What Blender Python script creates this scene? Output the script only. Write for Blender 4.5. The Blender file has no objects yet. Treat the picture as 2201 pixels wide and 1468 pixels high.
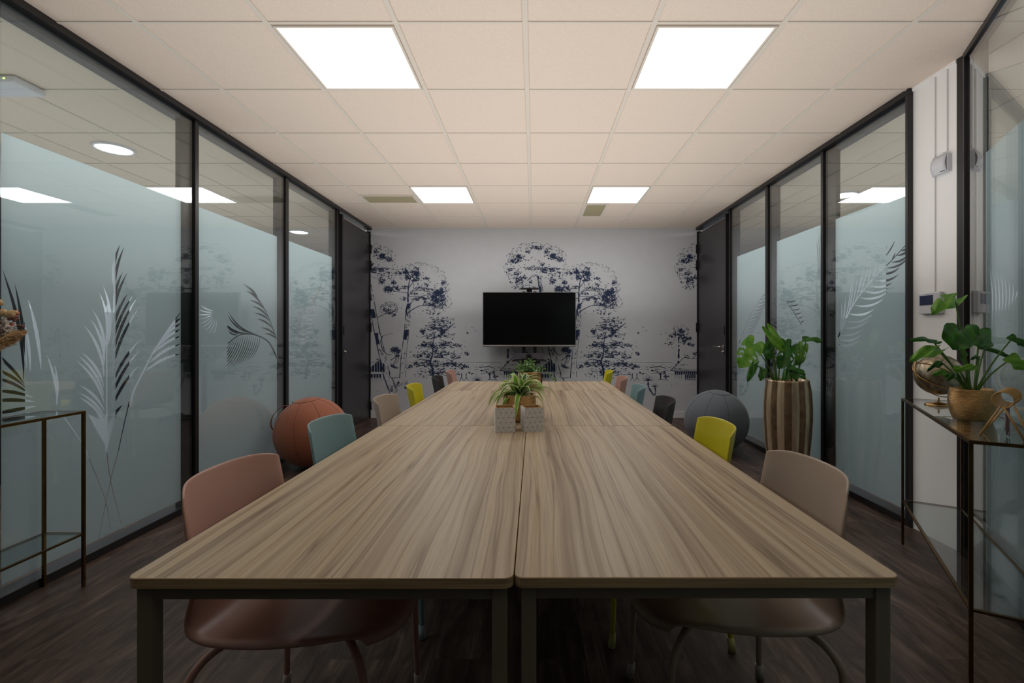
import bpy, bmesh, math, random
from mathutils import Vector, Matrix
from mathutils.geometry import delaunay_2d_cdt

# ---------------------------------------------------------------- camera, world, light
SC = bpy.context.scene
COL = SC.collection
K, CX, CY, H = 1005.0, 1148.0, 717.0, 1.145     # focal length in pixels, vanishing point, camera height
CEIL = 2.59
XL, XR, YB = -2.24, 2.231, 6.37

cam = bpy.data.cameras.new('camera')
cam.sensor_width = 36.0
cam.lens = K / 2201.0 * 36.0
cam.shift_x = -(CX - 1100.5) / 2201.0
cam.shift_y = -(734.0 - CY) / 2201.0
cam.clip_start = 0.03
co = bpy.data.objects.new('camera', cam)
COL.objects.link(co)
co.location = (0, 0, H)
co.rotation_euler = (math.radians(90), 0, 0)
SC.camera = co

SC.view_settings.view_transform = 'Standard'
SC.view_settings.look = 'None'
SC.view_settings.exposure = 0.0
SC.view_settings.gamma = 1.0
SC.view_settings.use_curve_mapping = False
SC.cycles.transparent_max_bounces = 24

w = bpy.data.worlds.new('world'); SC.world = w
w.use_nodes = True
w.node_tree.nodes['Background'].inputs[0].default_value = (0.6, 0.7, 0.8, 1)
w.node_tree.nodes['Background'].inputs[1].default_value = 0.05

PANEL_NEAR, PANEL_FAR, PANEL_REAR = 1.35, 12.5, 0.6          # brightness of the ceiling panels, near pair and far pair
def area(name, loc, sx, sy, power, col, up=False):
    l = bpy.data.lights.new(name, 'AREA'); l.shape = 'RECTANGLE'
    l.size = sx; l.size_y = sy; l.energy = power; l.color = col
    o = bpy.data.objects.new(name, l); COL.objects.link(o)
    o.location = loc
    o.visible_glossy = False      # these added lamps are not mirrored in the panes
    if up: o.rotation_euler = (math.pi, 0, 0)
    return o
area('added_ceiling_fill', (0, 3.1, 1.35), 3.6, 5.4, 67, (1.0, 0.98, 0.955), True)  # added upward lamp that brightens the ceiling; the room has no such fitting
area('added_neighbour_fill_left', (-3.6, 3.8, 1.35), 1.8, 6.0, 24, (0.97, 1.0, 0.95), True)  # added upward lamp lifting the left neighbour ceiling, not a real fitting
area('added_neighbour_fill_right', (3.6, 3.2, 1.35), 1.8, 6.0, 24, (0.97, 1.0, 0.95), True)  # same added upward lamp for the right neighbour ceiling
area('added_film_backlight_left', (-2.62, 4.2, 2.54), 0.22, 7.0, 66, (0.95, 0.98, 1.0))  # added lamp backlighting the left frosted film, no real luminaire there
area('added_film_backlight_right', (2.62, 3.9, 2.54), 0.22, 6.6, 62, (0.95, 0.98, 1.0))  # added lamp backlighting the right frosted film, likewise no real luminaire

# ---------------------------------------------------------------- helpers
def s2l(c):
    return tuple((v/255/12.92 if v/255 <= 0.04045 else ((v/255+0.055)/1.055)**2.4) for v in c)

def P(px, py, d):
    "the world point that lies at depth d where the photograph shows (px, py)"
    return Vector(((px-CX)*d/K, d, H-(py-CY)*d/K))

class MB:
    def __init__(self, M=None):
        self.bm = bmesh.new(); self.M = M or Matrix.Identity(4)
    def v(self, p): return self.bm.verts.new(self.M @ Vector(p))
    def f(self, vs, mi=0, smooth=False):
        try:
            fc = self.bm.faces.new(vs); fc.material_index = mi; fc.smooth = smooth; return fc
        except ValueError: return None
    def box(self, a, b, mi=0, bev=0.0):
        x0, x1 = sorted((a[0], b[0])); y0, y1 = sorted((a[1], b[1])); z0, z1 = sorted((a[2], b[2]))
        vs = [self.v(p) for p in ((x0,y0,z0),(x1,y0,z0),(x1,y1,z0),(x0,y1,z0),(x0,y0,z1),(x1,y0,z1),(x1,y1,z1),(x0,y1,z1))]
        fs = [self.f([vs[i] for i in q], mi) for q in ((3,2,1,0),(4,5,6,7),(0,1,5,4),(1,2,6,5),(2,3,7,6),(3,0,4,7))]
        if bev > 0:
            es = list({e for f in fs if f for e in f.edges})
            r = bmesh.ops.bevel(self.bm, geom=es, offset=bev, segments=2, affect='EDGES', profile=0.5)
            for f in r['faces']: f.material_index = mi
        return self
    def tube(self, pts, r, seg=8, mi=0, caps=True, smooth=True):
        pts = [Vector(p) for p in pts]
        rs = r if isinstance(r, (list, tuple)) else [r]*len(pts)
        t0 = (pts[1]-pts[0]).normalized()
        n = t0.orthogonal().normalized(); prev = t0; rings = []
        for i, p in enumerate(pts):
            if i == 0: t = t0
            elif i == len(pts)-1: t = (pts[-1]-pts[-2]).normalized()
            else: t = ((pts[i+1]-p).normalized()+(p-pts[i-1]).normalized()).normalized()
            q = prev.rotation_difference(t); n = (q @ n).normalized(); prev = t
            b = t.cross(n).normalized()
            rings.append([self.v(p+(n*math.cos(2*math.pi*k/seg)+b*math.sin(2*math.pi*k/seg))*rs[i]) for k in range(seg)])
        for a, b in zip(rings, rings[1:]):
            for k in range(seg): self.f([a[k], a[(k+1)%seg], b[(k+1)%seg], b[k]], mi, smooth)
        if caps:
            self.f(rings[0][::-1], mi); self.f(rings[-1], mi)
        return self
    def lathe(self, prof, seg=32, c=(0,0,0), mi=0, flute=None, capb=True, capt=False):
        rings = []
        for (r, z) in prof:
            ring = []
            for k in range(seg):
                a = 2*math.pi*k/seg
                rr = r*(1+(flute(a) if flute else 0))
                ring.append(self.v((c[0]+rr*math.cos(a), c[1]+rr*math.sin(a), c[2]+z)))
            rings.append(ring)
        for a, b in zip(rings, rings[1:]):
            for k in range(seg): self.f([a[k], a[(k+1)%seg], b[(k+1)%seg], b[k]], mi, True)
        if capb: self.f(rings[0][::-1], mi)
        if capt: self.f(rings[-1], mi)
        return self
    def prism(self, poly, z0, z1, mi=0, bev=0):
        a = [self.v((p[0], p[1], z0)) for p in poly]; b = [self.v((p[0], p[1], z1)) for p in poly]
        n = len(poly)
        self.f(a[::-1], mi); top = self.f(b, mi)
        for k in range(n): self.f([a[k], a[(k+1)%n], b[(k+1)%n], b[k]], mi)
        if bev: bmesh.ops.bevel(self.bm, geom=list(top.edges), offset=bev, segments=2, affect='EDGES')
        return self
    def grid(self, rows, mi=0, mif=None, smooth=True, skip=None):
        vs = [[self.v(p) for p in r] for r in rows]
        for i in range(len(vs)-1):
            for j in range(len(vs[i])-1):
                if skip and skip(i, j): continue
                self.f([vs[i][j], vs[i][j+1], vs[i+1][j+1], vs[i+1][j]], mif(i, j) if mif else mi, smooth)
        return self
    def sphere(self, c, r, mi=0, u=16, v=10, sc=(1,1,1)):
        rows = []
        for i in range(v+1):
            th = math.pi*i/v
            rows.append([self.v((c[0]+sc[0]*r*math.sin(th)*math.cos(2*math.pi*k/u), c[1]+sc[1]*r*math.sin(th)*math.sin(2*math.pi*k/u), c[2]+sc[2]*r*math.cos(th))) for k in range(u)] if 0 < i < v else [self.v((c[0], c[1], c[2]+sc[2]*r*math.cos(th)))])
        for i in range(v):
            a, b = rows[i], rows[i+1]
            for k in range(u):
                if len(a) == 1: self.f([a[0], b[k], b[(k+1)%u]], mi, True)
                elif len(b) == 1: self.f([a[k], b[0], a[(k+1)%u]], mi, True)
                else: self.f([a[k], b[k], b[(k+1)%u], a[(k+1)%u]], mi, True)
        return self
    def build(self, name, mats, parent=None, loc=None, solid=0, sub=0, solid_off=-1):
        me = bpy.data.meshes.new(name)
        self.bm.normal_update(); self.bm.to_mesh(me); self.bm.free()
        if not isinstance(mats, (list, tuple)): mats = [mats]
        for m in mats: me.materials.append(m)
        o = bpy.data.objects.new(name, me); COL.objects.link(o)
        if parent: o.parent = parent
        if loc is not None: o.location = loc
        if solid:
            md = o.modifiers.new('thick', 'SOLIDIFY'); md.thickness = solid; md.offset = solid_off
        if sub:
            md = o.modifiers.new('sub', 'SUBSURF'); md.levels = sub; md.render_levels = sub
        return o

def tag(o, label=None, cat=None, group=None, kind=None):
    if label: o['label'] = label
    if cat: o['category'] = cat
    if group: o['group'] = group
    if kind: o['kind'] = kind
    return o
def empty(name, loc=(0,0,0), rz=0, label=None, cat=None, group=None, kind=None):
    o = bpy.data.objects.new(name, None); COL.objects.link(o)
    o.location = loc; o.rotation_euler = (0, 0, rz); o.empty_display_size = 0.05
    return tag(o, label, cat, group, kind)
def copy_tree(o, parent=None):
    c = o.copy(); COL.objects.link(c)
    if parent: c.parent = parent
    for ch in list(o.children): copy_tree(ch, c)
    return c
def bez(pts, n=12):
    "smooth curve through points (Catmull-Rom)"
    pts = [Vector(p) for p in pts]
    if len(pts) == 2: return [pts[0].lerp(pts[1], i/n) for i in range(n+1)]
    out = []
    ext = [pts[0]*2-pts[1]] + pts + [pts[-1]*2-pts[-2]]
    for i in range(1, len(ext)-2):
        p0, p1, p2, p3 = ext[i-1:i+3]
        for k in range(n):
            t = k/n
            out.append(0.5*((2*p1)+(p2-p0)*t+(2*p0-5*p1+4*p2-p3)*t*t+(3*p1-p0-3*p2+p3)*t**3))
    out.append(pts[-1]); return out

# ---------------------------------------------------------------- materials
def new_mat(name):
    m = bpy.data.materials.new(name); m.use_nodes = True
    nt = m.node_tree; return m, nt, nt.nodes['Principled BSDF']
def simple(name, rgb, rough=0.5, metal=0.0, spec=0.5, noise=0.0, nscale=30, bump=0.0, bscale=80, coat=0, sheen=0, stretch=None):
    m, nt, b = new_mat(name)
    c = s2l(rgb)
    b.inputs['Base Color'].default_value = (*c, 1)
    b.inputs['Roughness'].default_value = rough
    b.inputs['Metallic'].default_value = metal
    b.inputs['Specular IOR Level'].default_value = spec
    b.inputs['Coat Weight'].default_value = coat
    if sheen: b.inputs['Sheen Weight'].default_value = sheen
    if noise or bump:
        tc = nt.nodes.new('ShaderNodeTexCoord'); mp = nt.nodes.new('ShaderNodeMapping')
        nt.links.new(tc.outputs['Object'], mp.inputs[0])
        if stretch: mp.inputs['Scale'].default_value = stretch
    if noise:
        n = nt.nodes.new('ShaderNodeTexNoise'); n.inputs['Scale'].default_value = nscale; n.inputs['Detail'].default_value = 6
        nt.links.new(mp.outputs[0], n.inputs['Vector'])
        r = nt.nodes.new('ShaderNodeValToRGB')
        r.color_ramp.elements[0].position = 0.3; r.color_ramp.elements[1].position = 0.7
        r.color_ramp.elements[0].color = (*[v*(1-noise) for v in c], 1)
        r.color_ramp.elements[1].color = (*[min(1, v*(1+noise)) for v in c], 1)
        nt.links.new(n.outputs[0], r.inputs[0]); nt.links.new(r.outputs[0], b.inputs['Base Color'])
    if bump:
        n = nt.nodes.new('ShaderNodeTexNoise'); n.inputs['Scale'].default_value = bscale; n.inputs['Detail'].default_value = 4
        nt.links.new(mp.outputs[0], n.inputs['Vector'])
        bp = nt.nodes.new('ShaderNodeBump'); bp.inputs['Strength'].default_value = bump; bp.inputs['Distance'].default_value = 0.01
        nt.links.new(n.outputs[0], bp.inputs['Height']); nt.links.new(bp.outputs[0], b.inputs['Normal'])
    return m
def emit(name, rgb, s):
    m, nt, b = new_mat(name)
    b.inputs['Base Color'].default_value = (*rgb, 1)
    b.inputs['Emission Color'].default_value = (*rgb, 1); b.inputs['Emission Strength'].default_value = s
    return m
def glass(name, tint=(0.94, 0.972, 0.97), f0=0.05, f1=0.95, pw=3.2):
    m, nt, b = new_mat(name); nt.nodes.remove(b)
    out = nt.nodes['Material Output']
    tr = nt.nodes.new('ShaderNodeBsdfTransparent'); tr.inputs[0].default_value = (*tint, 1)
    gl = nt.nodes.new('ShaderNodeBsdfGlossy'); gl.inputs['Roughness'].default_value = 0.0
    gl.inputs[0].default_value = (0.95, 0.97, 0.97, 1)
    lw = nt.nodes.new('ShaderNodeLayerWeight'); lw.inputs[0].default_value = 0.5
    p = nt.nodes.new('ShaderNodeMath'); p.operation = 'POWER'; p.inputs[1].default_value = pw
    a = nt.nodes.new('ShaderNodeMath'); a.operation = 'MULTIPLY_ADD'; a.inputs[1].default_value = f1; a.inputs[2].default_value = f0
    mx = nt.nodes.new('ShaderNodeMixShader')
    L = nt.links.new
    L(lw.outputs['Facing'], p.inputs[0]); L(p.outputs[0], a.inputs[0]); L(a.outputs[0], mx.inputs[0])
    L(tr.outputs[0], mx.inputs[1]); L(gl.outputs[0], mx.inputs[2]); L(mx.outputs[0], out.inputs['Surface'])
    return m
def film_mat():
    m, nt, b = new_mat('frosted_film'); nt.nodes.remove(b)
    out = nt.nodes['Material Output']
    c = (*s2l((184, 195, 197)), 1)
    d = nt.nodes.new('ShaderNodeBsdfDiffuse'); d.inputs[0].default_value = c
    t = nt.nodes.new('ShaderNodeBsdfTranslucent'); t.inputs[0].default_value = c
    mx = nt.nodes.new('ShaderNodeMixShader'); mx.inputs[0].default_value = 0.5
    nt.links.new(d.outputs[0], mx.inputs[1]); nt.links.new(t.outputs[0], mx.inputs[2]); nt.links.new(mx.outputs[0], out.inputs['Surface'])
    return m
def ramp(nt, stops):
    r = nt.nodes.new('ShaderNodeValToRGB')
    els = r.color_ramp.elements
    els[0].position, els[0].color = stops[0][0], (*stops[0][1], 1)
    els[1].position, els[1].color = stops[-1][0], (*stops[-1][1], 1)
    for p, c in stops[1:-1]:
        e = els.new(p); e.color = (*c, 1)
    return r
def wood_top():
    "light zebra-like oak laminate: long wavering streaks along Y"
    m, nt, b = new_mat('striped_oak_laminate'); L = nt.links.new; N = nt.nodes.new
    tc = N('ShaderNodeTexCoord')
    oi = N('ShaderNodeObjectInfo')
    off = N('ShaderNodeVectorMath'); off.operation = 'SCALE'; off.inputs['Scale'].default_value = 7.0
    L(oi.outputs['Location'], off.inputs[0])
    ad = N('ShaderNodeVectorMath'); ad.operation = 'ADD'
    L(tc.outputs['Object'], ad.inputs[0]); L(off.outputs[0], ad.inputs[1])
    # slow waver
    mw = N('ShaderNodeMapping'); mw.inputs['Scale'].default_value = (2.0, 0.42, 1); L(ad.outputs[0], mw.inputs[0])
    nw = N('ShaderNodeTexNoise'); nw.inputs['Scale'].default_value = 1.6; nw.inputs['Detail'].default_value = 2; L(mw.outputs[0], nw.inputs['Vector'])
    ws = N('ShaderNodeVectorMath'); ws.operation = 'MULTIPLY_ADD'; ws.inputs[1].default_value = (0.10, 0, 0)
    L(nw.outputs['Color'], ws.inputs[0]); L(ad.outputs[0], ws.inputs[2])
    m1 = N('ShaderNodeMapping'); m1.inputs['Scale'].default_value = (30, 0.30, 1); L(ws.outputs[0], m1.inputs[0])
    n1 = N('ShaderNodeTexNoise'); n1.inputs['Scale'].default_value = 1.0; n1.inputs['Detail'].default_value = 5; n1.inputs['Roughness'].default_value = 0.55; L(m1.outputs[0], n1.inputs['Vector'])
    r1 = ramp(nt, [(0.28, s2l((132, 112, 94))), (0.42, s2l((162, 142, 117))), (0.54, s2l((181, 163, 138))), (0.64, s2l((173, 151, 119))), (0.76, s2l((155, 137, 119)))])
    L(n1.outputs[0], r1.inputs[0])
    m2 = N('ShaderNodeMapping'); m2.inputs['Scale'].default_value = (15, 0.18, 1); m2.inputs['Location'].default_value = (3, 1, 0); L(ws.outputs[0], m2.inputs[0])
    n2 = N('ShaderNodeTexNoise'); n2.inputs['Scale'].default_value = 1.7; n2.inputs['Detail'].default_value = 3; L(m2.outputs[0], n2.inputs['Vector'])
    # thin dark vein where the noise crosses its middle
    sb = N('ShaderNodeMath'); sb.operation = 'SUBTRACT'; sb.inputs[1].default_value = 0.5; L(n2.outputs[0], sb.inputs[0])
    ab = N('ShaderNodeMath'); ab.operation = 'ABSOLUTE'; L(sb.outputs[0], ab.inputs[0])
    rv = ramp(nt, [(0.0, (0.42, 0.36, 0.33)), (0.012, (0.8, 0.76, 0.72)), (0.045, (1, 1, 1))]); L(ab.outputs[0], rv.inputs[0])
    m3 = N('ShaderNodeMapping'); m3.inputs['Scale'].default_value = (420, 6, 1); L(ws.outputs[0], m3.inputs[0])
    n3 = N('ShaderNodeTexNoise'); n3.inputs['Scale'].default_value = 1.0; n3.inputs['Detail'].default_value = 2; L(m3.outputs[0], n3.inputs['Vector'])
    r3 = ramp(nt, [(0.3, (0.86, 0.85, 0.84)), (0.7, (1.06, 1.06, 1.06))]); L(n3.outputs[0], r3.inputs[0])
    x1 = N('ShaderNodeMix'); x1.data_type = 'RGBA'; x1.blend_type = 'MULTIPLY'; x1.inputs[0].default_value = 0.8
    L(r1.outputs[0], x1.inputs[6]); L(rv.outputs[0], x1.inputs[7])
    x2 = N('ShaderNodeMix'); x2.data_type = 'RGBA'; x2.blend_type = 'MULTIPLY'; x2.inputs[0].default_value = 1.0
    L(x1.outputs[2], x2.inputs[6]); L(r3.outputs[0], x2.inputs[7])
    L(x2.outputs[2], b.inputs['Base Color'])
    b.inputs['Roughness'].default_value = 0.42; b.inputs['Specular IOR Level'].default_value = 0.3
    return m
def wood_edge():
    m, nt, b = new_mat('oak_edge_band'); L = nt.links.new; N = nt.nodes.new
    tc = N('ShaderNodeTexCoord'); mp = N('ShaderNodeMapping'); mp.inputs['Scale'].default_value = (4, 4, 300)
    L(tc.outputs['Object'], mp.inputs[0])
    n = N('ShaderNodeTexNoise'); n.inputs['Scale'].default_value = 1; n.inputs['Detail'].default_value = 5; L(mp.outputs[0], n.inputs['Vector'])
    r = ramp(nt, [(0.3, s2l((140, 116, 84))), (0.55, s2l((184, 156, 118))), (0.75, s2l((200, 172, 132)))]); L(n.outputs[0], r.inputs[0])
    L(r.outputs[0], b.inputs['Base Color']); b.inputs['Roughness'].default_value = 0.5
    return m
def floor_mat():
    m, nt, b = new_mat('dark_vinyl_plank'); L = nt.links.new; N = nt.nodes.new
    tc = N('ShaderNodeTexCoord')
    mp = N('ShaderNodeMapping'); mp.inputs['Rotation'].default_value = (0, 0, math.radians(90)); L(tc.outputs['Object'], mp.inputs[0])
    br = N('ShaderNodeTexBrick'); br.inputs['Scale'].default_value = 1.0
    br.inputs['Brick Width'].default_value = 1.2; br.inputs['Row Height'].default_value = 0.18
    br.inputs['Mortar Size'].default_value = 0.0012; br.inputs['Mortar Smooth'].default_value = 0.1
    br.inputs['Color1'].default_value = (0.25, 0.25, 0.25, 1); br.inputs['Color2'].default_value = (1, 1, 1, 1); br.inputs['Mortar'].default_value = (0, 0, 0, 1)
    br.offset = 0.37
    L(mp.outputs[0], br.inputs['Vector'])
    sv = N('ShaderNodeVectorMath'); sv.operation = 'MULTIPLY_ADD'; sv.inputs[1].default_value = (5, 3, 1)
    L(br.outputs['Color'], sv.inputs[0]); L(tc.outputs['Object'], sv.inputs[2])
    m2 = N('ShaderNodeMapping'); m2.inputs['Scale'].default_value = (8, 1.3, 1); L(sv.outputs[0], m2.inputs[0])
    n = N('ShaderNodeTexNoise'); n.inputs['Scale'].default_value = 2.2; n.inputs['Detail'].default_value = 8; n.inputs['Roughness'].default_value = 0.68; n.inputs['Distortion'].default_value = 1.1
    L(m2.outputs[0], n.inputs['Vector'])
    r = ramp(nt, [(0.3, s2l((40, 30, 26))), (0.46, s2l((74, 59, 51))), (0.58, s2l((98, 80, 70))), (0.76, s2l((138, 118, 104)))]); L(n.outputs[0], r.inputs[0])
    m4 = N('ShaderNodeMapping'); m4.inputs['Scale'].default_value = (90, 3, 1); L(sv.outputs[0], m4.inputs[0])
    n4 = N('ShaderNodeTexNoise'); n4.inputs['Scale'].default_value = 2; n4.inputs['Detail'].default_value = 4; L(m4.outputs[0], n4.inputs['Vector'])
    r4 = ramp(nt, [(0.35, (0.78, 0.76, 0.75)), (0.65, (1.08, 1.08, 1.08))]); L(n4.outputs[0], r4.inputs[0])
    x0 = N('ShaderNodeMix'); x0.data_type = 'RGBA'; x0.blend_type = 'MULTIPLY'; x0.inputs[0].default_value = 1
    L(r.outputs[0], x0.inputs[6]); L(r4.outputs[0], x0.inputs[7])
    x = N('ShaderNodeMix'); x.data_type = 'RGBA'; x.blend_type = 'MULTIPLY'; x.inputs[0].default_value = 0.38
    L(x0.outputs[2], x.inputs[6]); L(br.outputs['Color'], x.inputs[7])
    L(x.outputs[2], b.inputs['Base Color'])
    b.inputs['Roughness'].default_value = 0.45; b.inputs['Specular IOR Level'].default_value = 0.35
    bp = N('ShaderNodeBump'); bp.inputs['Strength'].default_value = 0.15; bp.inputs['Distance'].default_value = 0.003
    L(n4.outputs[0], bp.inputs['Height']); L(bp.outputs[0], b.inputs['Normal'])
    return m
def leaf_mat(name, a, bcol, rough=0.35):
    m, nt, b = new_mat(name); L = nt.links.new; N = nt.nodes.new
    tc = N('ShaderNodeTexCoord')
    n = N('ShaderNodeTexNoise'); n.inputs['Scale'].default_value = 22; n.inputs['Detail'].default_value = 3; L(tc.outputs['Object'], n.inputs['Vector'])
    r = ramp(nt, [(0.35, s2l(a)), (0.68, s2l(bcol))]); L(n.outputs[0], r.inputs[0])
    L(r.outputs[0], b.inputs['Base Color']); b.inputs['Roughness'].default_value = rough
    b.inputs['Subsurface Weight'].default_value = 0.0
    t = N('ShaderNodeBsdfTranslucent'); L(r.outputs[0], t.inputs[0])
    mx = N('ShaderNodeMixShader'); mx.inputs[0].default_value = 0.25
    L(b.outputs[0], mx.inputs[1]); L(t.outputs[0], mx.inputs[2]); L(mx.outputs[0], nt.nodes['Material Output'].inputs['Surface'])
    return m

M = {}
M['ceil'] = simple('mineral_ceiling_tile', (218, 203, 190), 0.9, spec=0.1, noise=0.05, nscale=160, bump=0.06, bscale=520)
M['bar'] = simple('ceiling_bar_enamel', (212, 203, 192), 0.6, spec=0.2)
M['wall'] = simple('off_white_wallpaper', (190, 191, 194), 0.85, spec=0.1, noise=0.02, nscale=9)
M['ink'] = simple('navy_mural_ink', (44, 54, 78), 0.75, spec=0.15)
M['white_wall'] = simple('ribbed_white_wall', (240, 239, 238), 0.8, spec=0.15, bump=0.07, bscale=30, stretch=(1, 1, 12))
M['base'] = simple('white_skirting', (205, 203, 204), 0.5)
M['floor'] = floor_mat()
M['black'] = simple('black_powder_coat', (30, 29, 31), 0.38, spec=0.5)
M['door'] = simple('charcoal_door_laminate', (50, 48, 50), 0.32, spec=0.55)
M['bright_wall'] = simple('bright_white_wall', (200, 206, 214), 0.8, spec=0.1)
M['rail_grey'] = simple('slate_rail', (78, 82, 88), 0.4)
M['rear'] = simple('grey_rear_wall', (58, 57, 56), 0.85, spec=0.1)
M['glass'] = glass('partition_glass')
M['top_glass'] = glass('console_glass', (0.80, 0.84, 0.84), 0.07, 0.85, 3.5)
M['film'] = film_mat()
M['panel'] = emit('panel_diffuser', (0.97, 0.98, 1.0), PANEL_NEAR)
M['panel_rear'] = emit('rear_panel_diffuser', (1.0, 0.95, 0.88), PANEL_REAR)
M['panel_far'] = emit('far_panel_diffuser', (0.97, 0.98, 1.0), PANEL_FAR)
M['spot'] = emit('downlight_diffuser', (1.0, 0.99, 0.97), 12)
M['white_plastic'] = simple('white_plastic', (212, 213, 220), 0.4)
M['grey_plastic'] = simple('pale_grey_plastic', (160, 164, 165), 0.45)
M['vent'] = simple('beige_vent_mesh', (168, 158, 128), 0.8)
M['wood'] = wood_top()
M['edge'] = wood_edge()
M['steel'] = simple('taupe_table_steel', (130, 121, 104), 0.45, spec=0.4)
M['brass'] = simple('aged_brass', (112, 88, 52), 0.35, metal=1.0, noise=0.25, nscale=12)
M['chrome'] = simple('brushed_steel', (190, 186, 178), 0.25, metal=1.0)
M['gap'] = simple('oak_door_edge', (150, 126, 104), 0.5)
M['screen'] = simple('tv_screen', (9, 9, 10), 0.12, spec=0.45)
M['tvblack'] = simple('matte_black_plastic', (24, 23, 25), 0.45)
M['tvgrey'] = simple('dark_grey_fabric_grille', (66, 62, 68), 0.7)
M['silver'] = simple('silver_trim', (170, 168, 168), 0.3, metal=0.9)
# ---------------------------------------------------------------- floor, ceiling, plain walls
def struct(name, mb, mats, parent=None):
    o = mb.build(name, mats, parent)
    if not parent: o['kind'] = 'structure'
    return o
mb = MB(); mb.box((-5.2, -1.2, -0.06), (5.2, 8.4, 0)); struct('floor', mb, M['floor'])
mb = MB(); mb.box((-5.2, -1.2, CEIL), (5.2, 8.4, CEIL+0.05)); ceiling = struct('ceiling', mb, M['ceil'])
mb = MB()
x = -0.0414 - 0.6*8
while x < 5.2:
    if x > -5.2: mb.box((x-0.012, -1.2, CEIL-0.006), (x+0.012, 8.4, CEIL+0.002))
    x += 0.6
y = 2.17 - 0.6*5
while y < 8.4:
    mb.box((-5.2, y-0.008, CEIL-0.005), (5.2, y+0.008, CEIL+0.002)); y += 0.6
mb.build('ceiling_grid', M['bar'], ceiling)
def wall(name, a, b, m): mb = MB(); mb.box(a, b); return struct(name, mb, m)
wall('wall_rear', (-2.3, -1.0, 0), (0.43, -0.95, CEIL), M['rear'])
wall('wall_far_left', (-4.15, -1.1, 0), (-4.1, 8.3, CEIL), M['bright_wall'])
wall('wall_far_right', (4.1, -1.1, 0), (4.15, 8.3, CEIL), M['bright_wall'])
wall('wall_back_left', (-4.1, 8.25, 0), (-2.2, 8.3, CEIL), M['white_wall'])
wall('wall_back_right', (2.2, 8.25, 0), (4.1, 8.3, CEIL), M['bright_wall'])
wall('wall_front_left', (-4.1, -1.1, 0), (-2.4, -1.05, CEIL), M['rear'])
wall('wall_front_right', (0.6, -1.1, 0), (4.1, -1.05, CEIL), M['rear'])
wall('wall_side_left', (-2.28, 6.44, 0), (-2.24, 8.25, CEIL), M['wall'])
wall('wall_side_right', (2.24, 6.44, 0), (2.28, 8.25, CEIL), M['wall'])
wall('wall_right', (XR, 2.463, 0), (XR+0.07, 2.752, CEIL), M['white_wall'])
wall('baseboard_back', (XL+0.02, YB-0.014, 0), (XR-0.01, YB, 0.085), M['base'])

# ---------------------------------------------------------------- mural on the back wall
R = random.Random(11); R2 = random.Random(77)
mural = MB()
PXM = 6.37/K
def mp(px, py, dx=0): return ((px+dx-CX)*PXM, H-(py-CY)*PXM)
DX = 0.0
inkpolys = []
def ink(poly):
    "poly in photograph pixels of the back wall, drawn at the present repeat of the wallpaper"
    pts = []
    for (a, b) in poly:
        X, Z = mp(a, b, DX)
        pts.append((X, Z))
    xs = [p[0] for p in pts]
    if max(xs) < XL+0.02 or min(xs) > XR-0.02: return
    pts = [(min(max(p[0], XL+0.01), XR-0.01), p[1]) for p in pts]
    yy = YB-0.0006-R2.random()*0.0014
    vs = [mural.v((p[0], yy, p[1])) for p in pts]
    mural.f(vs, 1)
def tuft(cx, cy, r, asp=1.0):
    n = R.randint(7, 11); a0 = R.random()*6.28; th = R.uniform(-0.5, 0.5)
    poly = []
    for k in range(n):
        a = a0+k/n*2*math.pi
        rr = r*(R.uniform(0.3, 0.55) if k % 2 else R.uniform(0.75, 1.35))
        u, v = rr*math.cos(a)*1.25*asp, rr*math.sin(a)*0.85
        poly.append((cx+u*math.cos(th)-v*math.sin(th), cy+u*math.sin(th)+v*math.cos(th)))
    ink(poly)
def clump(cx, cy, rx, ry, n, s=1.6, edge=False):
    for _ in range(n):
        a = R.random()*6.283
        q = R.uniform(0.9, 1.05) if edge else math.sqrt(R.random())
        tuft(cx+rx*q*math.cos(a), cy+ry*q*math.sin(a), s*R.uniform(0.5, 1.5))
def mass(cx, cy, rx, ry):
    "a solid ragged dark patch"
    m_ = max(1.2, min(rx, ry)*0.62)
    for _ in range(int(5+rx*ry*0.22)):
        a = R.random()*6.283; q = math.sqrt(R.random())*0.8
        tuft(cx+rx*q*math.cos(a), cy+ry*q*math.sin(a), m_*R.uniform(0.6, 1.15))
    for _ in range(int(9+1.5*rx)):
        a = R.random()*6.283; q = R.uniform(0.85, 1.35)
        tuft(cx+rx*q*math.cos(a), cy+ry*q*math.sin(a), R.uniform(0.7, 1.9))
def stroke(pts, w0, w1=None, jit=0.0, dash=0):
    w1 = w0 if w1 is None else w1
    p = bez([(a, b, 0) for a, b in pts], 6)
    n = len(p); Ls, Rs = [], []
    for i, q in enumerate(p):
        t = p[min(i+1, n-1)]-p[max(i-1, 0)]
        t = t.normalized() if t.length > 0 else Vector((1, 0, 0)); nn = Vector((-t.y, t.x, 0))
        w = (w0+(w1-w0)*i/(n-1))*0.5*(1+R.uniform(-jit, jit))
        Ls.append(q+nn*w); Rs.append(q-nn*w)
    for i in range(n-1):
        if dash and R.random() < dash: continue
        ink([(Ls[i].x, Ls[i].y), (Ls[i+1].x, Ls[i+1].y), (Rs[i+1].x, Rs[i+1].y), (Rs[i].x, Rs[i].y)])
def scallop(cx, cy, rx, ry, a0, a1, n):
    "broken curly outline round a crown"
    for k in range(n):
        a = math.radians(a0+(a1-a0)*(k+R.uniform(0, 0.6))/n); q = R.uniform(0.92, 1.06); x, y = cx+rx*q*math.cos(a), cy+ry*q*math.sin(a)
        s = R.uniform(1.4, 3.4); b = a+R.uniform(-0.6, 0.6)
        stroke([(x-s*math.sin(b), y+s*math.cos(b)), (x+s*0.9*math.cos(b), y+s*0.9*math.sin(b)), (x+s*math.sin(b), y-s*math.cos(b))], 0.9, 0.4)
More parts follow.
